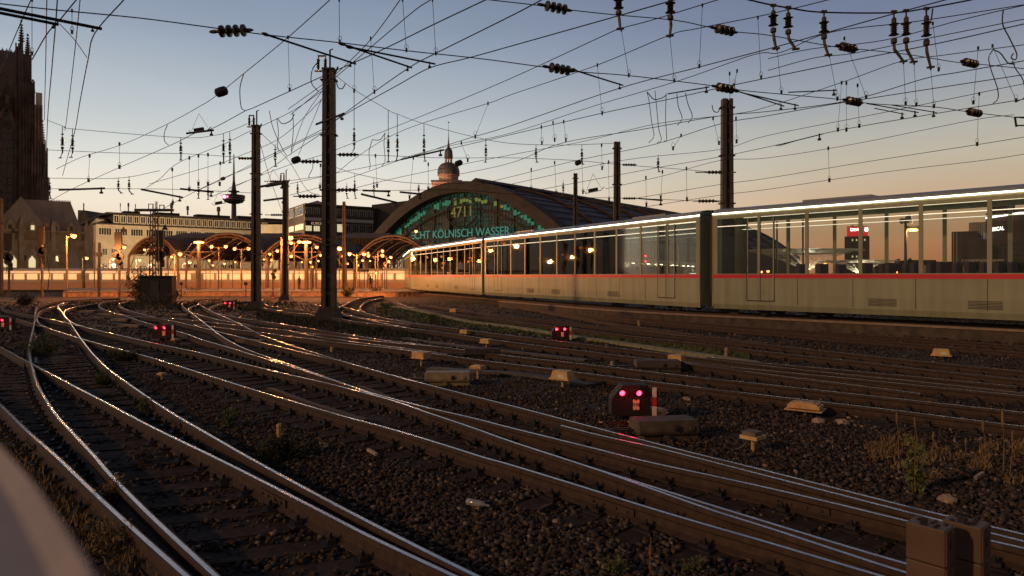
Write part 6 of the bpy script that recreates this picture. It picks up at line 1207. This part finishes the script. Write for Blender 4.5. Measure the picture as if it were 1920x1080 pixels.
# ------------------------------------------------------------------ mushroom canopies
m_mush = mat('white_canopy_steel', (.42, .36, .28), .5, var=.1)
def mushroom(px, py, Y, wpx, label, off=0):
    s = Y/F; c = Vector((vx(px, Y), Y, PZ)); zt = Z(py, Y); R_ = wpx*s/2; t = thing('mushroom_canopy', label, 'canopy', c, 0, 'flared lattice canopies'); cc = Vector((off*s, 0, 0))
    N = 20
    def pt(an, f):
        r = .7*s*5+(R_-.7*s*5)*(f**1.0); z = PZ+(zt-PZ)*(.42+.58*math.sin(min(1, f*1.05)*math.pi/2)); return c+Vector((0,0,-PZ))+cc*f+Vector((math.cos(an)*r, math.sin(an)*r*.8, z))
    for j in range(N):
        an = 2*math.pi*j/N; m = M(); m.tube([pt(an, f) for f in np.linspace(0, 1, 9)], .055*s*7, 4); m.build('rib', m_mush, t)
    m = M()
    for f in np.linspace(0, 1, 9): m.tube([pt(2*math.pi*j/40, f) for j in range(41)], .05*s*5, 4)
    m.build('ring_beam', m_mush, t)
    m = M()
    for f0, f1 in zip(np.linspace(.55, 1, 6)[:-1], np.linspace(.55, 1, 6)[1:]):
        for j in range(40): a0, a1 = 2*math.pi*j/40, 2*math.pi*(j+1)/40; m.add([pt(a0, f0)+Vector((0,0,.25)), pt(a1, f0)+Vector((0,0,.25)), pt(a1, f1)+Vector((0,0,.25)), pt(a0, f1)+Vector((0,0,.25))], [(0,1,2,3)])
    m.build('roof_panel', m_mush, t)
    for an in np.linspace(0, 2*math.pi, 7)[:-1]:
        m = M(); p = pt(an, 0); m.tube([Vector((p.x, p.y, PZ)), p], .12*s*5, 6); m.build('column', m_mush, t)
    lamp(t, c+Vector((0, -2, 2.2)), 3500*s*s*50, (1, .85, .62), .5)
mushroom(1512, 471, 150, 225, 'larger flared lattice canopy like a mushroom, left of the red-topped tower', -10); mushroom(1610, 490, 215, 142, 'smaller flared lattice canopy like a mushroom, below the red-topped tower')
# ------------------------------------------------------------------ right skyline
Yr = 480; s = Yr/F
def X_(px): return vx(px, Yr)
def lz(py): return Z(py, Yr)
rt = thing('red_topped_tower', 'dark office tower crowned with a glowing red sign on the right skyline', 'tower', (X_(1606), Yr, 0)); m = M(); m.bb(X_(1583.5), X_(1630), Yr, Yr+16, 0, lz(443)); m.build('wall', mat('dark_tower_cladding', (.05, .035, .028), .6, var=.2), rt)
m = M(); m.bb(X_(1588), X_(1627), Yr+1, Yr+15, lz(443), lz(425)); m.build('crown', mat('red_glowing_crown', (.5, .03, .03), .6, var=0, emit=(.62, .02, .025), es=.9), rt)
m = M(); m.bb(X_(1588), X_(1627), Yr+1, Yr+15, lz(425), lz(424)); m.bb(X_(1596), X_(1601), Yr+4, Yr+8, lz(424), lz(421.5)); m.bb(X_(1608), X_(1612), Yr+4, Yr+8, lz(424), lz(422)); m.build('roof', m_iron, rt)
m_wsign = mat('white_lit_letters', (1, 1, 1), .5, var=0, emit=(1, .93, .85), es=7)
textpart('DEVK', 6.4*1.0*s/.375*.42, m_wsign, rt, (X_(1603.5), Yr+.7, lz(430.5)), (math.pi/2, 0, 0), 'lit_sign', .1); m = M(); m.bb(X_(1621.5), X_(1627), Yr+.5, Yr+.9, lz(434), lz(427)); m.build('lit_sign', m_wsign, rt)
for py in (450, 458, 469, 481):
    for k in range(5):
        x = X_(1591+k*7.6); m = M(); m.bb(x-1.2*s, x+1.2*s, Yr-.25, Yr-.02, lz(py+1.7), lz(py-1.7)); m.build('window', m_panelit if (py, k) in ((450, 1), (450, 2), (450, 4), (469, 0), (481, 1), (481, 2)) else m_pane, rt)
rt.rotation_euler.z = -.46; rt.scale.x = .90
Yr = 300; s = Yr/F; m_gb = mat('brown_glass_facade', (.075, .042, .034), .35, var=.3, scale=.2)
gb = thing('lit_cornice_building', 'large dark modern building with a bright white cornice line at the right edge', 'building', (X_(1850), Yr, 0))
m = M(); m.bb(X_(1848), X_(2060), Yr, Yr+40, 0, lz(400)); m.build('wall', m_gb, gb); m = M(); m.prism([(X_(1850), Yr+1, lz(400)), (X_(1903), Yr+1, lz(400)), (X_(1903), Yr+1, lz(379)), (X_(1868), Yr+1, lz(379))], (0, 25, 0)); m.bb(X_(1868), X_(1903), Yr+.8, Yr+26, lz(379), lz(377.5)); m.build('roof', m_gb, gb)
m = M(); m.bb(X_(1903), X_(2060), Yr-.2, Yr+30, lz(400), lz(395)); m.build('parapet', m_gb, gb)
m = M(); m.bar((X_(1848), Yr-.4, lz(409)), (X_(1912), Yr-.4, lz(402)), .15, .28); m.bar((X_(1912), Yr-.4, lz(402)), (X_(1960), Yr-.4, lz(403)), .15, .28); m.build('cornice_light', m_wsign, gb)
m = M(); m.ob((X_(1867), Yr-.2, lz(430.5)), (1,0,.09), 17.5*s, .12, 4.6*s); m.build('sign_board', m_iron, gb)
o = textpart('MUSICAL', 9.5*s, m_wsign, gb, (X_(1867), Yr-.6, lz(430.5)), (math.pi/2, -.09, 0), 'lit_sign', .1); o.scale.x = .82
m = M(); m.bb(X_(1851), X_(1856), Yr-.6, Yr-.3, lz(447.5), lz(438.5)); m.build('lit_sign', m_wsign, gb)
for j in range(4):
    for k in range(9): x = X_(1858+k*9); m = M(); m.bb(x-3.4*s, x+3.4*s, Yr-.12, Yr-.02, lz(462+j*10), lz(456+j*10)); m.build('window', m_pane, gb)
dr = thing('rounded_building', 'rounded ribbed drum left of the building with the white cornice', 'building', (X_(1842), Yr, 0)); m = M(); m.lathe((X_(1846), Yr+4, 0), [(15*s, 0), (15*s, lz(416))], 24); m.build('wall', mat('drum_cladding', (.26, .17, .12), .6, var=.15), dr)
m = M()
for q in np.linspace(math.pi, 1.75*math.pi, 12): m.tube([(X_(1846)+15.2*s*math.cos(q), Yr+4+15.2*s*math.sin(q), 0), (X_(1846)+15.2*s*math.cos(q), Yr+4+15.2*s*math.sin(q), lz(416))], .12, 4)
m.build('fin', m_frame, dr)
db = thing('flat_dark_building', 'plain flat-roofed dark block left of the rounded drum', 'building', (X_(1808), Yr, 0)); m = M(); m.bb(X_(1784), X_(1833), Yr-1, Yr+14, 0, lz(434)); m.bb(X_(1795), X_(1850), Yr-4, Yr-1.02, 0, lz(450)); m.build('wall', m_gb, db)
m = M(); [m.bb(X_(px)-.12, X_(px)+.12, Yr-1.15, Yr-1.01, 0, lz(434)) for px in (1788, 1794)]; m.build('facade_fin', m_frame, db); m = M(); m.bb(X_(1803), X_(1880), Yr-6, Yr-4.1, 0, lz(487)); m.build('annex', m_can, db)
gb.rotation_euler.z = -.62; gb.scale.x = .81; db.rotation_euler.z = -.60; db.scale.x = .83
Yr = 420; s = Yr/F
for i, (a_, b_, t_, l) in enumerate([(1640, 1684, 496, 'low dark building below the smaller mushroom canopy'), (1684, 1706, 490, 'dark low house left of the floodlight pole'), (1706, 1752, 489, 'dark low terrace right of the floodlight pole'), (1752, 1790, 492, 'low house with two lit windows left of the flat dark block'), (1735, 1775, 497, 'small pale house in front of the low terrace')]):
    yy = Yr+i*3-(20 if i == 4 else 0); m = M(); m.bb(vx(a_, yy), vx(b_, yy), yy, yy+4, 0, Z(t_, yy)); t = thing('low_house', l, 'house', (vx((a_+b_)/2, yy), yy, 0), 0, 'low houses on the right skyline'); m.build('wall', m_gb if i < 4 else m_can, t)
    m = M(); m.bb(vx(a_, yy)-.3, vx(b_, yy)+.3, yy-.3, yy+4.3, Z(t_, yy), Z(t_, yy)+.5); m.bb(vx(a_+4, yy), vx(a_+7, yy), yy+2, yy+4, Z(t_, yy)+.5, Z(t_, yy)+1.6); m.build('roof', m_iron, t)
    for k in range(4): x = vx(a_+5+k*(b_-a_-8)/3.2, yy); m = M(); m.bb(x-1.0, x+1.0, yy-.1, yy-.01, Z(499.5, yy), Z(495.5, yy)); m.build('window', m_panelit if (i == 3 and k < 2) or (i == 1 and k == 3) else m_pane, t)
def crown_tree(px, Y, top, label, w, n=1500, lf=.5):
    b = Vector((vx(px, Y), Y, -.2)); zt = Z(top, Y); t = thing('tree', label, 'tree', b, 0, 'dark trees on the right skyline'); m = M(); m.tube([b, Vector((b.x, Y, zt*.6))], [.3, .15], 7); m.build('trunk', m_cat, t); m = M()
    cl = [(random.gauss(0, w*.35), random.gauss(0, w*.35), zt*random.uniform(.45, .95)) for _ in range(16)]
    for i in range(n):
        c = random.choice(cl); q = b+Vector((c[0]+random.gauss(0, w*.16), c[1]+random.gauss(0, w*.16), c[2]+random.gauss(0, zt*.07))); d = Vector((random.gauss(0,1), random.gauss(0,1), random.gauss(0,1))).normalized(); e = d.orthogonal().normalized(); l = lf*random.uniform(.5, 1.2)
        m.add([q, q+d*l*.5+e*l*.35, q+d*l, q+d*l*.5-e*l*.35], [(0,1,2,3)])
    m.build('crown', m_leafb, t)
for px, top, l in [(1815, 488, 'dark tree in front of the flat dark block'), (1840, 491, 'dark tree below the rounded drum'), (1862, 489, 'dark tree below the lit sign of the right building'), (1888, 492, 'dark low tree near the right edge'), (1912, 489, 'dark tree at the right edge')]: crown_tree(px, 170, top, l, 3.4, 900)
for px, py, e in [(1547, 494, 0), (1680, 510, 0), (1684, 515, 0), (1702, 519, 0), (1733, 517, 0), (1765, 520, 0), (1813, 499, 0), (1427, 509, 0), (1440, 508, 0), (1645, 517, 0)]:
    lamppost(px, py, 170, 'distant street lamp glowing %s' % {1547: 'between the two mushroom canopies', 1680: 'left of the floodlight pole, upper', 1684: 'left of the floodlight pole, lower', 1702: 'right at the foot of the floodlight pole', 1733: 'right of the floodlight pole, nearer', 1765: 'right of the floodlight pole, farther', 1813: 'in front of the dark tree by the flat dark block', 1427: 'left of the larger mushroom canopy, first', 1440: 'left of the larger mushroom canopy, second', 1645: 'right of the smaller mushroom canopy'}[px], 2.2, e, pz=-.2, group='distant street lamps at right')
# floodlight pole
Yf = 46; b = Vector((vx(1698, Yf), Yf, -.2)); t = thing('floodlight_pole', 'tall pole with a round floodlight and a lit box lamp behind the train, right', 'lamp', b); zt = Z(413, Yf); m = M(); m.tube([b, Vector((b.x, Yf, zt))], [.12, .08], 8); m.build('pole', m_pole, t)
m = M(); m.lathe((b.x+.12, Yf-.1, zt+.05), [(.08, -.25), (.30, 0), (.36, .18)], 16, axis=(1, -.5, .25)); m.lathe((b.x-.1, Yf, zt-.02), [(.05, 0), (.18, .1), (.2, .22)], 12, axis=(-1, -.3, -.2)); m.build('floodlight', m_pole, t)
m = M(); m.lathe((b.x+.28, Yf-.2, zt+.08), [(.28, 0), (.26, .02)], 14, axis=(1, -.5, .25)); m.build('lamp_glass', mat('pale_floodlight_glass', (.9, .85, .75), .2, var=0, emit=(1, .85, .65), es=1.2), t)
m = M(); m.bb(b.x+.05, b.x+.80, Yf-.2, Yf+.2, Z(429, Yf), Z(424, Yf)); m.build('box_lamp', m_pole, t); m = M(); m.bb(b.x+.12, b.x+.74, Yf-.15, Yf+.15, Z(433, Yf), Z(429.2, Yf)); m.build('lamp_glass', m_lampm, t); lamp(t, (b.x+.45, Yf-.2, Z(437, Yf)), 200, (1, .6, .3), .2)
# painted wall behind the train
m = M(); a_, b_ = Vector((22.5, 42, -.2)), Vector((38, 26, -.2)); t = thing('graffiti_wall', 'low wall with red and green graffiti behind the train at the right', 'wall', (a_+b_)/2); m.bar(a_+Vector((0,0,.9)), b_+Vector((0,0,.9)), .12, .9); m.build('wall_face', m_conc, t); u = (b_-a_).normalized(); nn = Vector((u.y, -u.x, 0)); nn = -nn if nn.y > 0 else nn
for i in range(12):
    c = a_+u*(1+i*1.7)+nn*.13+Vector((0,0,.9)); m = M(); k = 9; m.prism([c+u*random.uniform(.6, 1.1)*math.cos(q)+Vector((0,0,random.uniform(.45, .8)*math.sin(q))) for q in np.linspace(0, 2*math.pi, k+1)[:-1]], nn*(.004+.003*(i % 3))); m.build('graffiti_patch', [m_red, mat('green_spray', (.05, .16, .06), .6), mat('blue_spray', (.05, .06, .18), .6)][i % 3], t)
textpart('NE', 1.3, m_white, t, a_+u*14+nn*.16+Vector((0,0,1.0)), (math.pi/2, 0, math.atan2(u.y, u.x) if u.x > 0 else math.atan2(-u.y, -u.x)), 'graffiti_letters', .003)
# far tree line and roofs closing the horizon
m = M()
for i in range(120): x = -1500+i*26; h = random.uniform(5, 13); m.bb(x, x+random.uniform(12, 26), 1900+random.random()*40, 1960, 0, h)
tag(m.build('far_town', m_cat2), 'far low rooftops closing the horizon', 'rooftops', kind='stuff')
# red lights on far signals
for px, py, Y, l in [(1072, 464, 90, 'far signal with two red lights by the smallest bare mast'), (1210, 486, 110, 'far small signal with red lights under the flat canopy')]:
    b = Vector((vx(px, Y), Y, -.2)); t = thing('far_signal', l, 'signal', b); m = M(); m.tube([b, PY(px, py, Y)], .07, 6); m.build('pole', m_mast, t); m = M(); m.ob(PY(px, py, Y), (1,0,0), .3, .12, .75); m.build('signal_board', m_black, t)
    for dz in (.5, -.35): c = PY(px, py, Y); m = M(); m.lathe(c+Vector((0, -.13, dz)), [(.13, 0), (.1, .05)], 10, axis=(0,-1,0)); m.build('signal_lens', m_redl, t)
# ------------------------------------------------------------------ labels must be unique unless grouped: give true repeats one shared label
seen = {}
for o in COL.objects:
    if o.parent is None and 'label' in o:
        n_ = seen.setdefault(o['label'], []); n_.append(o)
bpy.context.view_layer.update()
